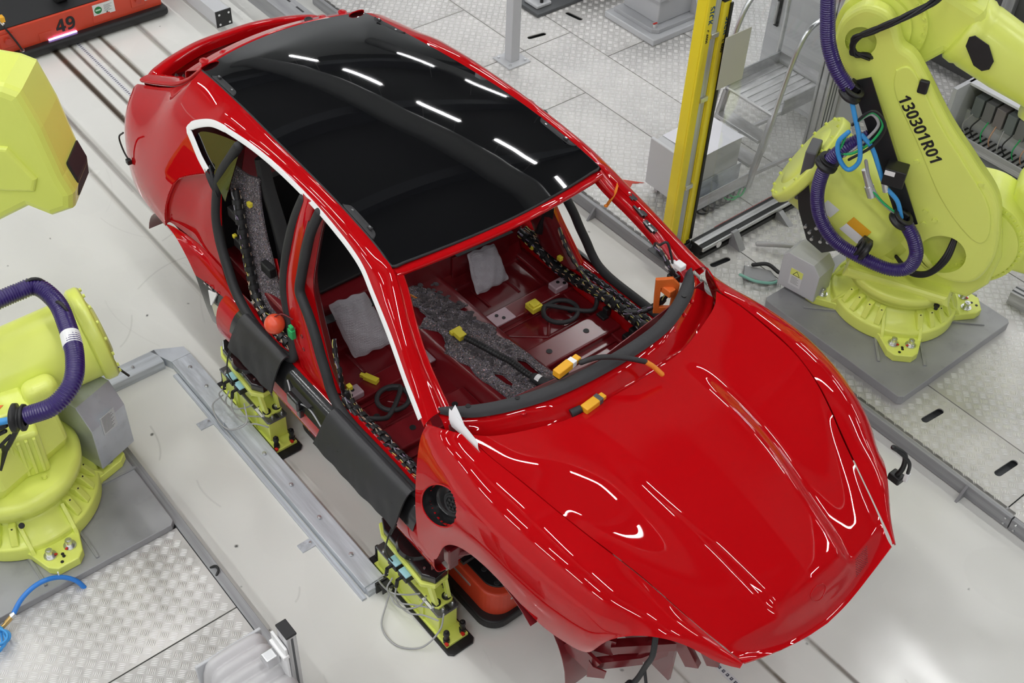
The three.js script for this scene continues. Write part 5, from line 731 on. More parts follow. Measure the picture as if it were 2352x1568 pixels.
// ---------- behind the pane: switch box with papers, step ladder, cabinet ----------
{
  const s = thing('switch_box', 'light grey switch box on legs behind the yellow light curtain', 'box', [-.67, PY, -2.42]);
  part(s, 'housing', [bb(-.15, .09, -.18, .15, .41, .31, .008)], M.boxGrey); part(s, 'lid', bb(-.165, .08, .305, .165, .425, .33, .006), std({ color: lin(.62, .63, .65), roughness: .45 })); part(s, 'tray', [bb(.16, .06, -.20, .24, .066, .30), bb(.236, .06, -.20, .24, .16, .30), bb(.16, .06, -.20, .164, .2, .30)], M.galv);
  for (const [x, z] of [[-.12, -.14], [.12, -.14], [-.12, .25], [.12, .25]]) part(s, 'leg', bb(x - .015, 0, z - .015, x + .015, .09, z + .015), M.alu);
  for (let k = 0; k < 7; k++) part(s, 'cable', tube([[.18, .07, .2 - k * .05], [.22, .0 + .02, .22 - k * .05], [.26, .02, .18 - k * .05], [.20, .008, .10 - k * .06]], .006, 24, 6), k > 4 ? M.green : M.black);
  const pg = thing('paper_sheet', 'printed paper sheets lying on the grey switch box', 'paper', [-.66, PY + .413, -2.38]); part(pg, 'sheet', sheet(10, 10, (u, v) => [mix(-.16, .17, u), .004 + .012 * u * u + .003 * Math.sin(u * 6 + v * 4), mix(-.20, .2, v)], { thick: .001, flip: true }), std({ side: THREE.DoubleSide, roughness: .8, map: canvasTex(256, 256, (g) => { g.fillStyle = '#e6e6ee'; g.fillRect(0, 0, 256, 256); g.fillStyle = '#8a8a92'; for (let k = 0; k < 22; k++) g.fillRect(30 + (k * 53) % 110, 20 + k * 10, 16 + (k * 31) % 50, 2); g.fillStyle = '#e0a24a'; g.fillRect(190, 30, 30, 22); }) }));
  const l = thing('step_ladder', 'aluminium step ladder platform with handrails behind the clear pane', 'ladder', [-.66, PY, -3.05]);
  const pf = part(l, 'platform', bb(-.21, .50, -.24, .21, .515, .26, .003), M.alu); for (let k = 0; k < 7; k++) part(pf, 'tread', bb(-.205 + k * .06, .515, -.235, -.155 + k * .06, .521, .255, .002), M.alu); part(pf, 'nosing', rod([-.205, .515, .265], [.215, .515, .265], .012, .012, 10).translate(0, 0, 0), M.alu);
  part(l, 'toe_board', bb(-.215, .50, -.24, -.205, .60, .26), M.steel); part(l, 'toe_board', bb(-.21, .50, -.25, .21, .60, -.24), M.alu); part(l, 'toe_board', bb(.21, .50, -.2, .218, .61, .20), M.steel);
  for (const x of [-.2, .2]) { part(l, 'leg', bar([x, 0, -.30], [x, .50, -.22], .03, .025), M.alu); part(l, 'stringer', bar([x, .5, .26], [x, .0, .38], .025, .05), M.alu); part(l, 'strut', bar([x, .06, -.28], [x, .10, .34], .02, .025), M.alu); }
  for (const y of [.17, .34]) part(l, 'step', bb(-.19, y - .012, .20 + (.5 - y) * .24, .19, y + .012, .31 + (.5 - y) * .24, .003), M.alu);
  part(l, 'handrail', [tube([[.235, .30, .34], [.235, .62, .29], [.235, 1.0, .20], [.235, 1.10, .13], [.235, 1.14, -.02], [.235, 1.14, -.22], [.235, .9, -.25], [.235, .5, -.25]], .016, 80, 10)], M.zinc); part(l, 'handrail', [tube([[-.235, .30, .34], [-.235, .62, .29], [-.235, 1.0, .20], [-.235, 1.10, .13], [-.235, 1.14, -.02], [-.235, 1.14, -.22], [-.235, .9, -.25], [-.235, .5, -.25]], .016, 80, 10)], M.zinc);
  const c = thing('control_cabinet', 'tall light grey control cabinet with black handle behind the ladder', 'cabinet', [-.95, PY, -3.85]); part(c, 'body', bb(-.32, 0, -.25, .42, 1.6, .24, .01), std({ color: lin(.50, .51, .53), roughness: .5 })); const d = part(c, 'door', bb(-.30, .05, .24, .40, 1.58, .258, .006), std({ color: lin(.56, .57, .59), roughness: .45 })); part(d, 'handle', [bb(-.24, .55, .258, -.20, .88, .275, .006)], M.black); part(d, 'grip', bb(-.232, .57, .275, -.212, .74, .295, .006), M.alu);
  for (const [z0, z1, x, lb] of [[-2.9, -2.2, -.30, 'long'], [-3.4, -3.05, -.36, 'short']]) { const g = solo('floor_tape', bb(x, PY, z0, x + .05, PY + .003, z1), std({ color: lin(.62, .07, .04), roughness: .6 }), lb === 'long' ? 'longer red floor tape behind the fence rail' : 'short red floor tape under the ladder', 'floor tape'); }
  solo('floor_tape', plan([[-1.02, -2.06], [-.90, -2.02], [-.94, -2.09], [-.90, -2.16]], PY, PY + .003), std({ color: lin(.62, .07, .04), roughness: .6 }), 'red arrow-shaped floor tape left of the switch box', 'floor tape');
}
// ---------- pedestal and fixture foot at the top ----------
{
  const p = thing('machine_pedestal', 'grey steel machine pedestal on a thick plate at the top of the picture', 'pedestal', [-2.35, PY, -3.75]);
  part(p, 'ground_plate', bb(-.30, 0, -.5, .25, .05, .36, .008), M.boxGrey); part(p, 'foot_plate', plan([[-.26, -.45], [.20, -.45], [.20, .26], [.16, .30], [-.26, .30]], .05, .085, .004), std({ color: lin(.45, .46, .48), roughness: .45 })); part(p, 'column', [bb(-.24, .085, -.4, .14, .30, .22, .01)], std({ color: lin(.48, .49, .51), roughness: .4 })); part(p, 'head_plate', bb(-.27, .30, -.45, .18, .335, .27, .006), std({ color: lin(.5, .51, .53), roughness: .4 })); part(p, 'gusset', slab([[0, 0], [.1, 0], [0, .2]], .02).translate(.14, .085, -.15), M.boxGrey);
  for (const [x, y, z] of [[.17, .335, .2], [.15, .085, .26], [-.2, .335, .2]]) { const b = part(p, 'anchor_bolt', cyl(.02, .02, .03, 12).translate(x, y + .015, z), M.zinc); part(b, 'paint_mark', bb(x - .006, y + .03, z - .02, x + .006, y + .034, z + .02), M.redMark); }
  const f = thing('fixture_foot', 'small grey fixture foot with round white disc at the top edge', 'fixture', [-3.05, PY, -3.12]); part(f, 'plate', bb(-.14, 0, -.3, .12, .03, .17, .006), M.steelDark); part(f, 'shoe', [bb(-.10, .03, -.02, .06, .06, .13, .01), slab([[-.06, .06], [.03, .06], [.02, .22], [-.05, .24]], .06, .01).translate(0, 0, 0)], M.boxGrey); part(f, 'disc', cyl(.025, .025, .012, 20).rotateX(PI / 2).translate(-.02, .13, .068), M.white); part(f, 'bolt', cyl(.014, .014, .05, 10).translate(.03, .08, .06), M.black);
  const r = thing('machine_drum', 'black machine drum on the raised floor at the top edge', 'machine', [-3.15, PY, -3.75]); part(r, 'drum', lathe([[0, 0], [.34, 0], [.36, .03], [.36, .30], [.30, .36], [0, .36]], 40), M.black);
  // low grey cabinet and beams beyond the car tail
  const b = thing('cable_channel', 'grey slotted cable channel on the floor beyond the car tail', 'channel', [-4.35, 0, -1.42]); part(b, 'channel', [bb(-1.4, .0, -.07, .55, .16, .07, .004), bb(-1.4, .16, -.09, .55, .168, .09)], M.steel); for (let k = 0; k < 9; k++) part(b, 'slot', bb(-1.2 + k * .19, .1685, -.05, -1.1 + k * .19, .17, -.035), M.black);
  const e = thing('beam_end', 'grey rectangular beam end with bolts on the floor at the top', 'beam', [-4.42, 0, -.98]); part(e, 'beam', bb(-1.2, .05, -.06, .12, .17, .06, .004), M.boxGrey); part(e, 'end_plate', bb(.12, .045, -.065, .13, .175, .065), M.black); for (const [y, z] of [[.07, -.04], [.07, .04], [.15, -.04], [.15, .04]]) part(e, 'bolt', rod([.13, y, z], [.138, y, z], .009), M.zinc); part(e, 'leg', bb(-.9, 0, -.04, -.8, .05, .04), M.steelDark);
  const lp = thing('low_panel', 'light grey machine panel beyond the car tail at the top edge', 'panel', [-4.45, PY, -2.0]); part(lp, 'panel', [bb(-.35, 0, -.5, .2, .5, .2, .02)], std({ color: lin(.5, .52, .56), roughness: .4 }));
}
// ---------- open terminal cabinet behind the right robot ----------
{
  const t = thing('terminal_cabinet', 'open grey terminal cabinet full of modules and wires behind the right robot', 'cabinet', [.80, PY, -4.25]);
  part(t, 'housing', [bb(-.75, 0, -.25, .9, .03, .25), bb(-.75, 0, -.25, .9, .55, -.22), bb(-.77, .0, -.25, -.74, .52, .25), bb(.88, 0, -.25, .9, .55, .25), bb(-.75, .0, .0, .9, .28, .02)], M.boxGrey);
  part(t, 'lid', bb(-.76, .50, -.26, .91, .52, .10, .004), std({ color: lin(.70, .71, .74), roughness: .45 })); part(t, 'cover_strip', bb(-.70, .10, .02, .88, .14, .16), M.alu);
  for (let k = 0; k < 16; k++) part(t, 'module', bb(-.68 + k * .085, .30, -.02, -.61 + k * .085, .44, .09, .004), std({ color: lin(.16 + .02 * (k % 3), .18, .18), roughness: .5 }));
  for (let k = 0; k < 22; k++) part(t, 'wire', tube([[-.66 + k * .062, .31, .09], [-.66 + k * .062 + R(-.02, .02), .24, .14], [-.64 + k * .062, .17, .12], [-.62 + k * .062, .15, .08]], .005, 16, 5), [M.cableGrey, M.black, M.green, M.copper][k % 4]);
  const dt = part(t, 'wire_duct', bb(-.70, .145, .05, .88, .18, .17, .004), M.cableGrey); for (let k = 0; k < 40; k++) part(dt, 'duct_slot', bb(-.68 + k * .038, .1805, .06, -.665 + k * .038, .182, .16), M.black);
  const kn = [['black', M.black], ['white', M.white], ['silver', M.zinc], ['dark blue', std({ color: lin(.03, .05, .12), roughness: .4 })], ['pale blue', std({ color: lin(.3, .5, .65), roughness: .4 })], ['red', std({ color: lin(.4, .04, .04), roughness: .4 })]];
  kn.forEach(([c, m], i) => { const h = thing('plug_connector', c + ' plug connector lying on the open terminal cabinet lid', 'connector', [.16 + i * .13, PY + .52, -4.30 + (i % 2) * .04], .6 + i * .2); part(h, 'shell', [bb(-.07, 0, -.02, .07, .035, .02, .008), bb(.06, .004, -.012, .11, .026, .012, .004)], m); part(h, 'clip', bb(-.03, .035, -.012, .02, .042, .012, .002), i % 2 ? M.black : M.zinc); });
  const g = thing('guard_panel', 'grey sheet metal guard panel behind the right robot forearm', 'guard panel', [.6, PY, -5.0]); part(g, 'panel', bb(-1.6, 0, -.02, 2.2, 1.5, .02), std({ color: lin(.16, .16, .16), roughness: .45, metalness: .4, map: T.brushed })); for (const x of [-1.6, -.9, .6, 2.1]) part(g, 'frame_profile', bb(x, 0, .02, x + .09, 1.5, .08, .006), M.alu);
  const ab = thing('aluminium_profile', 'short slotted aluminium profile lying right of the robot base plate', 'profile', [1.55, PY, -3.17], .1); part(ab, 'profile', [bb(-.30, 0, -.045, .35, .09, .045, .004)], M.alu); for (const z of [-.02, .02]) part(ab, 'slot', bb(-.3, .0895, z - .006, .35, .0912, z + .006), M.steelDark);
  // foot switch loop beside the grey robot box
  const fs = thing('cable_exit_cover', 'grey cable exit cover with green hose beside the robot base plate', 'cover', [.20, PY, -2.06], .5); part(fs, 'cover', [plan([[-.10, -.05], [.06, -.07], [.12, 0], [.06, .05], [-.08, .05]], 0, .03, .006)], M.steel); part(fs, 'hose', tube([[-.10, .03, .05], [0, .035, .075], [.10, .03, .04], [.14, .03, -.02]], .009, 30, 8), std({ color: lin(.25, .55, .45), roughness: .5 })); part(fs, 'edge_hose', tube([[-.05, .04, -.06], [.03, .05, -.09], [.11, .045, -.05]], .012, 24, 8), M.black);
  const gl = thing('grey_conduit', 'short pale grey conduit in front of the fence rail', 'conduit', [.12, PY, -2.35]); part(gl, 'conduit', tube([[-.12, .03, .08], [0, .06, .0], [.10, .05, -.12]], .016, 30, 10), M.cableGrey); part(gl, 'plug', [rod([.10, .05, -.12], [.15, .045, -.18], .026, .026)], M.black);
}
// ---------- lower left: bellows unit, post, blue air hose ----------
{
  const t = thing('bellows_unit', 'grey pleated bellows cover on the lower left tread plate', 'bellows', [1.0, PY, 1.83]);
  const n = 132; part(t, 'bellows', sheet(n, 20, (u, v) => { const x = mix(-.24, .42, u), w = .022 * Math.abs(Math.sin(u * PI * 11)), a = mix(-.15, .15, v); const arch = .016 * (1 - Math.pow(2 * v - 1, 2)); const edge = Math.pow(Math.abs(2 * v - 1), 10); return [x, .43 + arch + w - .16 * edge, -.02 + a * (1 + w * 2)]; }, { thick: .004, flip: true }), std({ color: lin(.58, .57, .58), roughness: .6, side: THREE.DoubleSide }), 'grey pleated fabric bellows');
  part(t, 'housing', [bb(-.23, .0, -.13, .42, .36, .10, .01)], std({ color: lin(.40, .39, .38), roughness: .4, metalness: .5 })); part(t, 'guide_rod', rod([-.22, .30, .13], [.42, .30, .13], .012), M.zinc); part(t, 'end_frame', [bb(-.25, .0, -.16, -.235, .44, .14, .004)], M.boxGrey);
  const p = thing('sensor_post', 'short aluminium post with black cap beside the grey bellows', 'post', [.99, 0, 1.665]); part(p, 'profile', bb(-.035, 0, -.022, .045, .80, .022, .004), M.alu); part(p, 'cap', bb(-.037, .80, -.024, .047, .812, .024, .004), M.black); part(p, 'slot', bb(.0, .02, -.0235, .012, .79, -.022), M.steelDark); part(p, 'slot', bb(.0445, .02, -.005, .0462, .79, .005), M.steelDark);
  part(p, 'clamp', [bb(-.06, .68, .022, .05, .70, .05, .004), bb(-.065, .52, .024, .045, .74, .036, .003)], M.white); part(p, 'sensor', [bb(-.05, .60, .04, .0, .66, .10, .006), rod([-.05, .62, .07], [-.05, .62, .10], .01)], M.zinc);
  const h = thing('air_hose', 'blue air hose with brass coupling arching off the lower left base plate', 'hose', [-.2, PY, 2.2]);
  const q = (x, y, z) => [x + .2, y - PY, z - 2.2]; part(h, 'hose', tube([q(-.198, .085, 2.088), q(-.222, .13, 2.108), q(-.247, .172, 2.155), q(-.254, .20, 2.215), q(-.256, .20, 2.276), q(-.242, .18, 2.349), q(-.206, .15, 2.415)], .0115, 70, 12), M.blue, 'bright blue hose');
  part(h, 'coupling', [rod(q(-.207, .15, 2.412), q(-.203, .13, 2.45), .012, .012, 12), rod(q(-.203, .13, 2.445), q(-.20, .115, 2.48), .010, .010, 6)], M.brass); part(h, 'ferrule', rod(q(-.208, .153, 2.402), q(-.206, .148, 2.422), .014, .014, 14), M.zinc);
  const coil = []; for (let k = 0; k <= 60; k++) { const a = k / 60 * 6 * PI, r = .055 + .012 * Math.sin(k * .7); coil.push(q(-.155 + r * Math.cos(a), .112 + .0012 * k % .05, 2.52 + r * .9 * Math.sin(a))); } part(h, 'spiral_hose', tube([q(-.20, .115, 2.48), ...coil], .006, 320, 8), M.skyblue, 'coiled clear blue hose');
  part(h, 'tie', rod(q(-.252, .172, 2.165), q(-.252, .215, 2.165), .003), M.white);
}
const fitted = (name, label, pos) => { const o = new THREE.Group(); o.name = name; o.position.set(...pos); o.userData.label = label; car.add(o); return o; };
// ---------- loose things inside the body ----------
{
  // insulation mat on the tunnel, torn outline
  const o = [[-.475, .10], [-.455, .03], [-.40, -.02], [-.22, -.075], [-.17, -.125], [-.16, -.06], [-.05, -.09], [.05, -.135], [.10, -.09], [.20, -.13], [.30, -.14], [.42, -.13], [.52, -.15], [.66, -.18], [.78, -.16], [.80, .0], [.78, .13], [.68, .145], [.60, .12], [.45, .14], [.30, .15], [.18, .145], [.08, .155], [.02, .17], [-.01, .13], [-.10, .12], [-.20, .165], [-.21, .11], [-.30, .09], [-.38, .13]];
  const holes = [[[.30, -.06], [.34, -.09], [.47, -.085], [.49, -.055], [.46, -.04], [.33, -.045]], [[.30, .085], [.34, .055], [.43, .06], [.45, .085], [.42, .10], [.33, .10]]];
  const jag = o.flatMap(([x, z], i) => { const [x2, z2] = o[(i + 1) % o.length]; return [0, .34, .67].map(t => [mix(x, x2, t) + R(-.007, .007), mix(z, z2, t) + R(-.007, .007)]); });
  const m = thing('insulation_mat', 'torn grey felt insulation mat lying on the centre tunnel', 'felt mat', [0, .675, 0]);
  const g0 = plan(jag, 0, .016, .003, holes); const g = uvm(g0, 1.6); const p = g.attributes.position; for (let i = 0; i < p.count; i++) { const x = p.getX(i), z = p.getZ(i); p.setY(i, p.getY(i) + .055 * smooth(.0, .9, x) - .02 - Math.max(0, Math.abs(z) - .125) * .8 + .004 * Math.sin(x * 31 + z * 17) + .01); } g.computeVertexNormals();
  part(m, 'felt', g, M.felt);
  const tuft = []; for (let k = 0; k < 260; k++) { const x = R(-.42, .76), z = R(-.09, .09); if (x > .28 && x < .5 && (Math.abs(z) > .03)) continue; tuft.push(new THREE.IcosahedronGeometry(R(.006, .014), 0).scale(1.4, .5, 1).rotateY(R(0, 3)).translate(x, .012 + .055 * smooth(0, .9, x), z)); } part(m, 'tufts', tuft, M.felt).userData.kind = 'stuff';
}
{ // bubble bags taped to the heel board
  const bag = (pts, label, n) => { const c = [0, 1, 2].map(k => (pts[0][k] + pts[2][k]) / 2); const t = thing('bubble_wrap_bag', label, 'bubble wrap', [c[0], c[1] - .1, c[2]]); const f = (u, v) => { const e = 4 * u * (1 - u) * 4 * v * (1 - v), q = [0, 1, 2].map(k => mix(mix(pts[0][k], pts[1][k], u), mix(pts[3][k], pts[2][k], u), v)); return [q[0] - c[0] + .035 * Math.pow(e, .6) + .004 * Math.sin(u * 17 + v * 9), q[1] - c[1] + .1 + .012 * Math.pow(e, .6) + .003 * Math.sin(u * 11 - v * 23), q[2] - c[2]]; };
    const nb = 22; const fb = (u, v) => { const q = f(u, v), r = Math.floor(v * nb * 1.2), x = (u * nb + (r % 2) * .5) % 1 - .5, y = (v * nb * 1.2) % 1 - .5, d = Math.hypot(x, y) * 2.05, hh = d < 1 && u > .05 && u < .95 && v > .04 && v < .96 ? .0045 * Math.sqrt(1 - d * d) : 0; return [q[0] + hh * .8, q[1] + hh * .6, q[2]]; }; const g = sheet(120, 140, fb, { thick: .006 }); part(t, 'bag', g, M.bubble); return [t, c]; };
  const [, ] = bag([[-.435, .725, -.325], [-.435, .705, -.505], [-.30, .555, -.50], [-.30, .555, -.285]], 'silvery bubble wrap bag leaning on the heel board at the left'); bag([[-.435, .835, .535], [-.435, .805, .325], [-.27, .56, .285], [-.29, .56, .50]], 'bubble wrap bag held by black tape below the right roof pillar');
  solo('black_tape', [bar([-.415, .765, .58], [-.405, .745, .28], .004, .055, [1, 0, .0])], M.rubber, 'black tape strip across the right bubble wrap bag', 'tape'); solo('black_tape', [bar([-.44, .765, -.24], [-.44, .745, -.62], .004, .06, [1, 0, 0])], M.rubber, 'black tape strip above the left bubble wrap bag', 'tape');
}
// wiring looms: black tape over many thin coloured wires
function loom(name, label, pts, r, n, base, seedk, jitter = 1) {
  const t = fitted(name, label, base); const loc = pts.map(p => [p[0] - base[0], p[1] - base[1], p[2] - base[2]]); const c = curveOf(loc), L = c.getLength();
  part(t, 'sleeve', tube(loc, r * .72, Math.round(L * 70), 8), M.black);
  const cols = [lin(.62, .36, .24), lin(.55, .48, .36), lin(.30, .22, .35), lin(.10, .10, .11), lin(.60, .55, .16), lin(.35, .36, .40)]; const N = Math.max(24, Math.round(L * 60));
  for (let k = 0; k < n; k++) { const P = []; for (let i = 0; i <= N; i++) { const q = c.getPointAt(i / N), a = k * 2.4 + seedk + i * .10 * (k % 2 ? 1 : -1) + Math.sin(i * .5 + k) * .4, rr = r * (.62 + .34 * Math.abs(Math.sin(i * .9 + k * 1.7))) * jitter; P.push([q.x, q.y + rr * Math.sin(a), q.z + rr * Math.cos(a)]); } part(t, 'wire', new THREE.TubeGeometry(curveOf(P), N * 2, .0028, 4, false), std({ color: cols[(k + seedk) % 6], roughness: .45 })); }
  const nb = Math.round(L / .05); for (let k = 1; k < nb; k++) { const q = c.getPointAt(k / nb), d = c.getTangentAt(k / nb); part(t, 'tape_band', cyl(r * 1.06, r * 1.06, .024, 12).applyQuaternion(rodQ(d)).translate(q.x, q.y, q.z), M.black); } return t;
}
loom('wiring_loom', 'thick wiring loom along the inside of the right front sill', [[.0, .70, .735], [.03, .655, .735], [.15, .632, .73], [.30, .635, .73], [.45, .64, .73], [.60, .645, .73], [.78, .66, .73]], .028, 9, [.3, FY, .73], 1);
loom('wiring_loom', 'second wiring loom beside the right front door seal', [[.03, .70, .765], [.15, .674, .768], [.30, .672, .77], [.48, .674, .77], [.64, .676, .77], [.76, .69, .77]], .017, 6, [.3, .66, .77], 3);
loom('wiring_loom', 'thin wiring loom climbing the inside of the right pillar', [[-.10, .96, .715], [-.06, .885, .735], [-.02, .84, .745], [-.008, .78, .748], [.0, .70, .745]], .012, 5, [-.05, .7, .74], 2);
loom('wiring_loom', 'wiring loom along the right rear door opening over grey felt', [[-.99, 1.25, .675], [-.93, 1.13, .70], [-.88, 1.0, .72], [-.83, .87, .735], [-.76, .755, .755], [-.64, .705, .77], [-.52, .70, .775], [-.40, .70, .77]], .026, 9, [-.7, .7, .75], 5);
loom('wiring_loom', 'thick wiring loom along the inside of the left sill', [[-.44, .69, -.70], [-.28, .66, -.71], [-.14, .63, -.715], [.0, .64, -.72], [.12, .66, -.725], [.3, .672, -.735], [.5, .672, -.738], [.70, .68, -.74]], .030, 9, [.1, FY, -.72], 4);
loom('wiring_loom', 'second wiring loom behind the left sill loom', [[-.40, .74, -.70], [-.2, .70, -.73], [.05, .69, -.765], [.3, .69, -.775], [.55, .69, -.775], [.72, .70, -.775]], .018, 6, [.1, .66, -.75], 7);
loom('wiring_loom', 'thin wiring loom coming down the left pillar', [[-.13, .92, -.69], [-.06, .83, -.69], [.02, .76, -.70], [.10, .71, -.71], [.15, .675, -.72]], .010, 5, [0, .68, -.70], 6);
{
  const clipRow = (s, lb) => { for (let k = 0; k < 3; k++) { const t = fitted('cable_clip', lb[k], [.25 + k * .2, FY + .03, s * .69]); part(t, 'clip', [bb(-.03, 0, -.02, .03, .035, .02, .006), bb(-.018, .02, s * .01, .018, .07, s * .045, .006)], M.black); } };
  clipRow(-1, ['rearmost black cable clip on the left floor edge', 'middle black cable clip on the left floor edge', 'front black cable clip on the left floor edge']); clipRow(1, ['rearmost black cable clip on the right floor edge', 'middle black cable clip on the right floor edge', 'front black cable clip on the right floor edge']);
  // felt pad on the right rear inner side, with red tongue
  const f = fitted('side_felt', 'grey speckled felt lining inside the right rear door opening', [-.9, .66, .70]); const fg = uvm(sheet(20, 14, (u, v) => { const y = mix(1.36, .70, u), x = sp([.70, .85, 1.0, 1.2, 1.36], [-.62, -.76, -.86, -.95, -.97])(y); return [x + mix(-.10, .10, v) + .9, y - .66 + .006 * Math.sin(u * 21 + v * 8), sp([.7, 1.0, 1.36], [.745, .70, .655])(y) - .70 - .05 * v]; }, { thick: .012 }), 2); part(f, 'felt', fg, M.felt);
  const rt = fitted('red_tongue', 'bare red sheet metal tongue beside the speckled felt lining', [-.70, .86, .63]); part(rt, 'tongue', [bar([-.06, .10, 0], [.03, -.06, .03], .006, .05, [1, .6, 0])], M.red);
  for (const [x, y, z, l] of [[-.98, 1.13, .70, 'upper black wiring box beside the rear door seal'], [-.93, .98, .715, 'black wiring box with yellow tab beside the rear door seal'], [-.74, .93, .68, 'lower black wiring box on the felt lining']]) { const b = fitted('wiring_box', l, [x, y, z]); part(b, 'box', bb(-.045, -.03, -.02, .045, .03, .02, .008), M.black); if (l.includes('yellow')) part(b, 'tab', bb(-.05, .02, .0, -.03, .04, .02, .003), M.conYellow); }
  const tp = fitted('trim_post', 'black plastic trim post inside the right rear door opening', [-.80, .84, .55]); part(tp, 'post', patch([[-.10, .62, .02, .03], [-.08, .48, .02, .04], [-.02, .30, .02, .05], [.04, .12, .03, .07], [.06, .0, .04, .10]].map(([x, y, z, w]) => [[x - w, y, z - .03], [x, y, z + .03], [x + w, y, z - .03]]), 24, 8, { thick: .012 }), M.black);
  // ball and green plug
  const bl = thing('foam_ball', 'orange-red ball hung beside the right rear door opening', 'ball', [-.418, .845, .845]); part(bl, 'ball', new THREE.SphereGeometry(.05, 40, 28).translate(0, .05, 0), phys({ color: lin(.80, .085, .03), roughness: .38, clearcoat: .3, clearcoatRoughness: .25 })); part(bl, 'cord', tube([[0, .095, 0], [.03, .12, -.03], [.07, .10, -.06]], .004, 20, 6), M.redIn);
  const gp = fitted('green_plug', 'small green plug on the red pillar beside the ball', [-.318, .865, .812]); part(gp, 'plug', [bb(-.02, 0, -.012, .02, .055, .014, .006), bb(-.014, .055, -.008, .014, .075, .01, .004)], M.green);
  const bp2 = fitted('blue_plug', 'tiny blue and white plugs on the loom above the orange-red ball', [-.43, .955, .73]); part(bp2, 'plug', bb(-.02, 0, -.015, .02, .03, .015, .005), std({ color: lin(.05, .22, .6), roughness: .4 })); part(bp2, 'white_plug', bb(.04, -.01, .0, .075, .015, .025, .005), M.white);
  // flexible ring cables with yellow plugs on the floor
  const ring = (cx, cy, cz, rx, rz, tail, plug, label, ph) => { const t = thing('coiled_cable', label, 'cable', [cx, cy, cz]); const P = []; for (let k = 0; k <= 30; k++) { const a = ph + k / 30 * 2.25 * PI; P.push([rx * Math.cos(a), .014 + .012 * k / 30, rz * Math.sin(a)]); } part(t, 'sleeve', tube([...P, ...tail], .0125, 180, 10), M.rubber); const pl = part(t, 'connector', plug, M.conYellow, 'yellow connector'); return t; };
  ring(.10, FY + .045, -.53, .085, .095, [[.10, .03, -.13], [.08, .05, -.18], [.03, .10, -.20]], [bb(-.15, .0, .05, -.08, .035, .12, .006), bb(-.13, .035, .06, -.09, .045, .11, .003)], 'black sleeved cable ring with yellow plug on the left floor', 1.9);
  ring(.07, FY + .03, .515, .075, .08, [[.09, .03, .09], [.10, .05, .13], [.08, .08, .2]], [bar([-.20, .03, .03], [-.13, .03, .0], .03, .024), bar([-.22, .03, .04], [-.19, .03, .025], .018, .018)], 'black sleeved cable ring with yellow plug on the right floor', 3.4);
  const hn = thing('tunnel_harness', 'black corrugated harness with yellow plug lying on the tunnel mat', 'wiring loom', [.2, .70, .02]); part(hn, 'sleeve', hose([[-.14, .02, .045], [-.04, .03, .025], [.06, .03, .0], [.14, .04, -.015], [.22, .045, -.02], [.30, .05, -.03], [.36, .055, -.05]], .017, .016), M.black); part(hn, 'sleeve', tube([[.30, .05, -.03], [.40, .06, -.05], [.52, .065, -.06]], .026, 40, 10), M.rubber); part(hn, 'connector', [bb(-.215, .0, .03, -.15, .03, .075, .004), bb(-.225, .005, .02, -.20, .025, .085, .003)], M.conYellow, 'yellow connector'); part(hn, 'tape_wrap', rod([.40, .06, -.05], [.43, .062, -.053], .029, .029, 16), M.white); part(hn, 'tape_wrap', rod([.31, .055, -.033], [.335, .056, -.037], .024, .024, 16), M.white);
  // amber high-voltage connectors at the windscreen base
  const ac = thing('amber_connector', 'amber and white high-voltage connector lying on the grey cowl seal', 'connector', [.92, 1.262, .20]); part(ac, 'housing', [bb(-.022, .02, -.02, .018, .055, .07, .005).rotateY(.15), bb(-.018, .025, -.075, .016, .05, -.04, .006).rotateY(.15)], M.amber); part(ac, 'collar', bb(-.02, .022, -.045, .017, .052, -.015, .003).rotateY(.15), M.white); part(ac, 'base', bb(-.02, .0, .0, .015, .022, .06, .003), M.black); part(ac, 'lead', tube([[.02, .04, -.06], [.05, .06, -.11], [.09, .062, -.17], [.14, .055, -.23], [.18, .04, -.28]], .012, 40, 10), M.rubber); part(ac, 'orange_lead', tube([[.18, .04, -.28], [.205, .01, -.31], [.235, -.025, -.335]], .0115, 20, 10), M.orangeCable, 'orange lead end');
  const a2 = thing('amber_connector', 'amber connector with black latch at the rear edge of the hood', 'connector', [1.085, 1.195, .185]); part(a2, 'housing', [bb(-.022, 0, -.02, .02, .03, .065, .005).rotateY(.1), bb(-.016, .004, -.06, .016, .026, -.035, .005).rotateY(.1)], M.amber); part(a2, 'latch', bb(-.021, .002, -.035, .021, .032, -.012, .003).rotateY(.1), M.steelDark); part(a2, 'boot', rod([-.01, .012, .065], [-.02, .0, .11], .016, .02), M.rubber);
  // papers stuck in the bonnet gap
  const pp = thing('paper_slip', 'folded white inspection slips stuck between hood and right fender', 'paper', [.90, 1.2, .73]); const slip = (a, b, c, d) => sheet(8, 8, (u, v) => { const q = [0, 1, 2].map(k => mix(mix(a[k], b[k], u), mix(d[k], c[k], u), v)); return [q[0] - .90, q[1] - 1.2 + .006 * Math.sin(u * 3), q[2] - .73 + .008 * Math.sin(v * 3)]; }, { thick: .001 });
  part(pp, 'slip', slip([.785, 1.262, .715], [1.0, 1.262, .735], [1.03, 1.222, .738], [.83, 1.205, .735]), M.paper); part(pp, 'slip', slip([.805, 1.29, .70], [.90, 1.255, .722], [.90, 1.22, .73], [.80, 1.215, .728]), M.paper);
  // orange steering bracket, loose plugs
  const ob = fitted('orange_bracket', 'orange plastic bracket below the left windscreen pillar', [.72, 1.02, -.60]); part(ob, 'frame', [slab([[-.05, .0], [.05, .0], [.055, .18], [.02, .22], [-.06, .21]], .02, .004, [[[-.025, .04], [.025, .04], [.025, .15], [-.03, .16]]]).rotateY(.9), bb(-.02, .13, -.01, .05, .17, .03, .006)], M.orange);
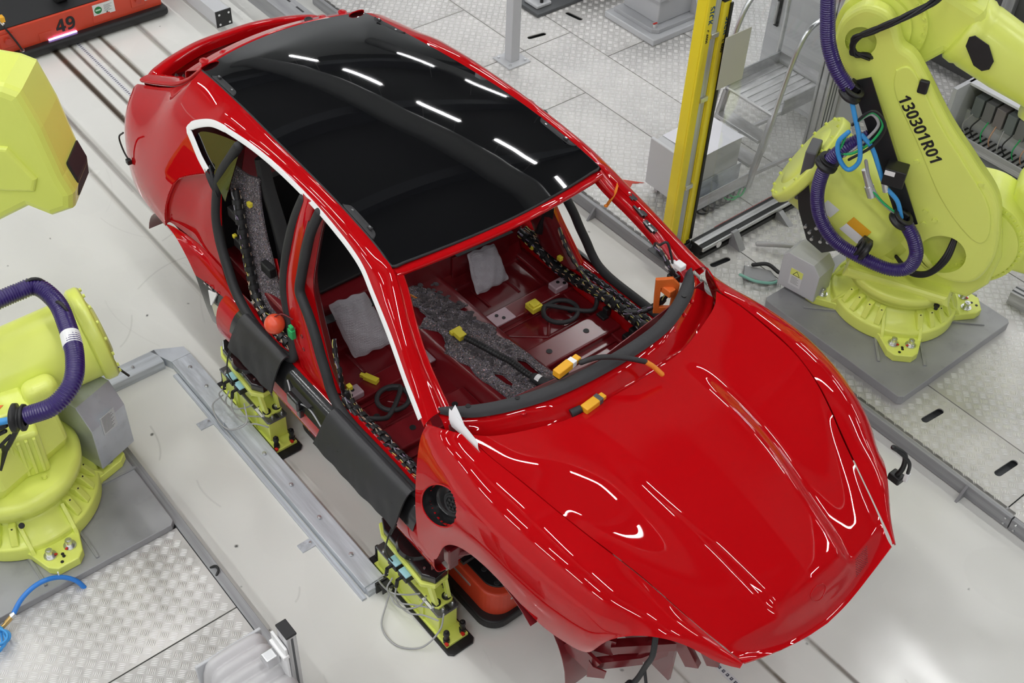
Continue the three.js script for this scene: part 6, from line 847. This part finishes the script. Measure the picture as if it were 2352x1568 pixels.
  loom('wiring_loom', 'loose wiring loom hanging through the orange bracket', [[.73, 1.13, -.60], [.70, 1.06, -.58], [.66, 1.02, -.52], [.60, 1.0, -.47]], .016, 5, [.68, 1.0, -.55], 2); loom('wiring_loom', 'loose wiring loom with white plugs at the left pillar base', [[.58, 1.30, -.66], [.60, 1.33, -.62], [.66, 1.30, -.62], [.70, 1.25, -.63], [.72, 1.2, -.66]], .012, 5, [.62, 1.25, -.64], 5);
  const wp = fitted('white_plugs', 'cluster of white and black plugs at the left pillar base', [.68, 1.16, -.66]); part(wp, 'plug', bb(-.03, .06, -.03, .03, .10, .02, .008), M.white); part(wp, 'plug', bb(.0, .0, -.02, .05, .05, .03, .008), M.black); part(wp, 'plug', bb(.02, .10, -.02, .07, .13, .02, .006), M.white); part(wp, 'lead', tube([[0, .1, 0], [.0, .16, .02], [-.03, .22, .03], [-.05, .2, .05]], .006, 24, 6), M.black);
  // clips along the left windscreen pillar and orange straps
  for (const [k, l] of [[0, 'upper'], [1, 'middle'], [2, 'lower']].map(e => e)) { const x = .36 + k * .075; const c = fitted('pillar_clip', l + ' black clip rail on the inside of the left windscreen pillar', [x, 1.452 - k * .045, -.655]); part(c, 'clip', [bar([-.035, .012, 0], [.035, -.014, -.012], .02, .026), bar([-.03, .02, .012], [.03, -.004, .004], .012, .014)], M.blackGloss); part(c, 'pin', cyl(.005, .005, .01, 8).translate(.0, .018, 0), M.zinc); }
  part(car, 'orange_strap', [sheet(12, 2, (u, v) => { const p = crv([[.318, 1.515, -.612], [.33, 1.49, -.59], [.322, 1.45, -.575], [.30, 1.395, -.572]], u); return [p[0] + (v - .5) * .02, p[1], p[2] + (v - .5) * .012]; }, { thick: .003 }), new THREE.SphereGeometry(.008, 10, 8).translate(.298, 1.397, -.57)], M.orangeCable, 'orange strap hanging in the left windscreen corner');
  part(car, 'orange_strap', sheet(12, 2, (u, v) => { const p = crv([[-.40, .68, .19], [-.42, .70, .14], [-.40, .705, .10], [-.35, .69, .07]], u); return [p[0] + (v - .5) * .02, p[1] + (v - .5) * .016, p[2]]; }, { thick: .003, flip: true }), M.orangeCable, 'orange strap at the rear end of the tunnel mat');
  for (const [x, y, z, l] of [[-.33, .66, -.69, 'small yellow plug on the left wheel side panel'], [-.10, .74, -.685, 'small yellow plug at the left pillar foot'], [-.92, 1.20, .645, 'small yellow plug beside the right rear felt lining'], [-.02, .70, .70, 'small yellow plug at the right pillar foot']]) part(car, 'yellow_plug', bb(x - .014, y - .01, z - .012, x + .014, y + .016, z + .012, .004), M.conYellow, l);
  // harness ends hanging off the body
  const nh = fitted('hanging_harness', 'black harness end hanging out of the left headlamp opening', [1.98, .90, -.78]); part(nh, 'sleeve', [tube([[-.02, .18, .04], [.02, .14, .0], [.03, .06, -.01], [.02, .0, 0]], .012, 30, 8), tube([[-.02, .18, .04], [.05, .12, .0], [.06, .04, -.01]], .008, 30, 8)], M.black); part(nh, 'plug', [bb(-.01, -.03, -.03, .05, .01, .02, .008)], M.black); part(nh, 'white_plug', bb(.05, .0, -.02, .07, .05, .0, .004), M.white);
  const n2 = fitted('hanging_harness', 'black harness hanging below the right headlamp opening', [1.95, .55, .64]); part(n2, 'sleeve', [tube([[.0, .42, -.02], [.02, .30, .0], [.0, .20, .0], [-.02, .08, .02], [-.05, .0, .04]], .012, 40, 8), tube([[.0, .16, .0], [.04, .1, .02], [.06, .04, .03]], .007, 20, 6)], M.rubber); part(n2, 'plug', [rod([-.03, .05, .03], [-.07, -.06, .06], .022, .016)], M.rubber); part(n2, 'plug', bb(.05, .02, .02, .08, .045, .045, .004), M.black);
  const n3 = fitted('hanging_harness', 'thin black lead with plug hanging at the car tail corner', [-1.90, 1.0, .835]); part(n3, 'lead', tube([[.0, .15, .0], [-.045, .10, .01], [-.02, .03, .012], [.02, .0, .012]], .005, 30, 6), M.black); part(n3, 'plug', bb(.01, -.03, .0, .04, .0, .025, .005), M.black);
  // black ribbon cables between sill and stand
  const bt = fitted('pillar_foot_plug', 'black plug block and strap on the sill between the two pads', [-.17, .60, .89]); part(bt, 'block', [bb(-.05, -.02, 0, .05, .05, .045, .012), bb(.03, -.05, .01, .06, .0, .04, .006)], M.blackGloss); part(bt, 'strap', bb(-.05, .05, -.03, .11, .056, .02, .003), M.rubber);
  part(bt, 'wire', tube([[-.1, .06, .0], [.0, .03, .03], [.1, .04, .01], [.26, .0, .02]], .004, 30, 6), M.cableGrey);
}
renderer.render(scene, camera);
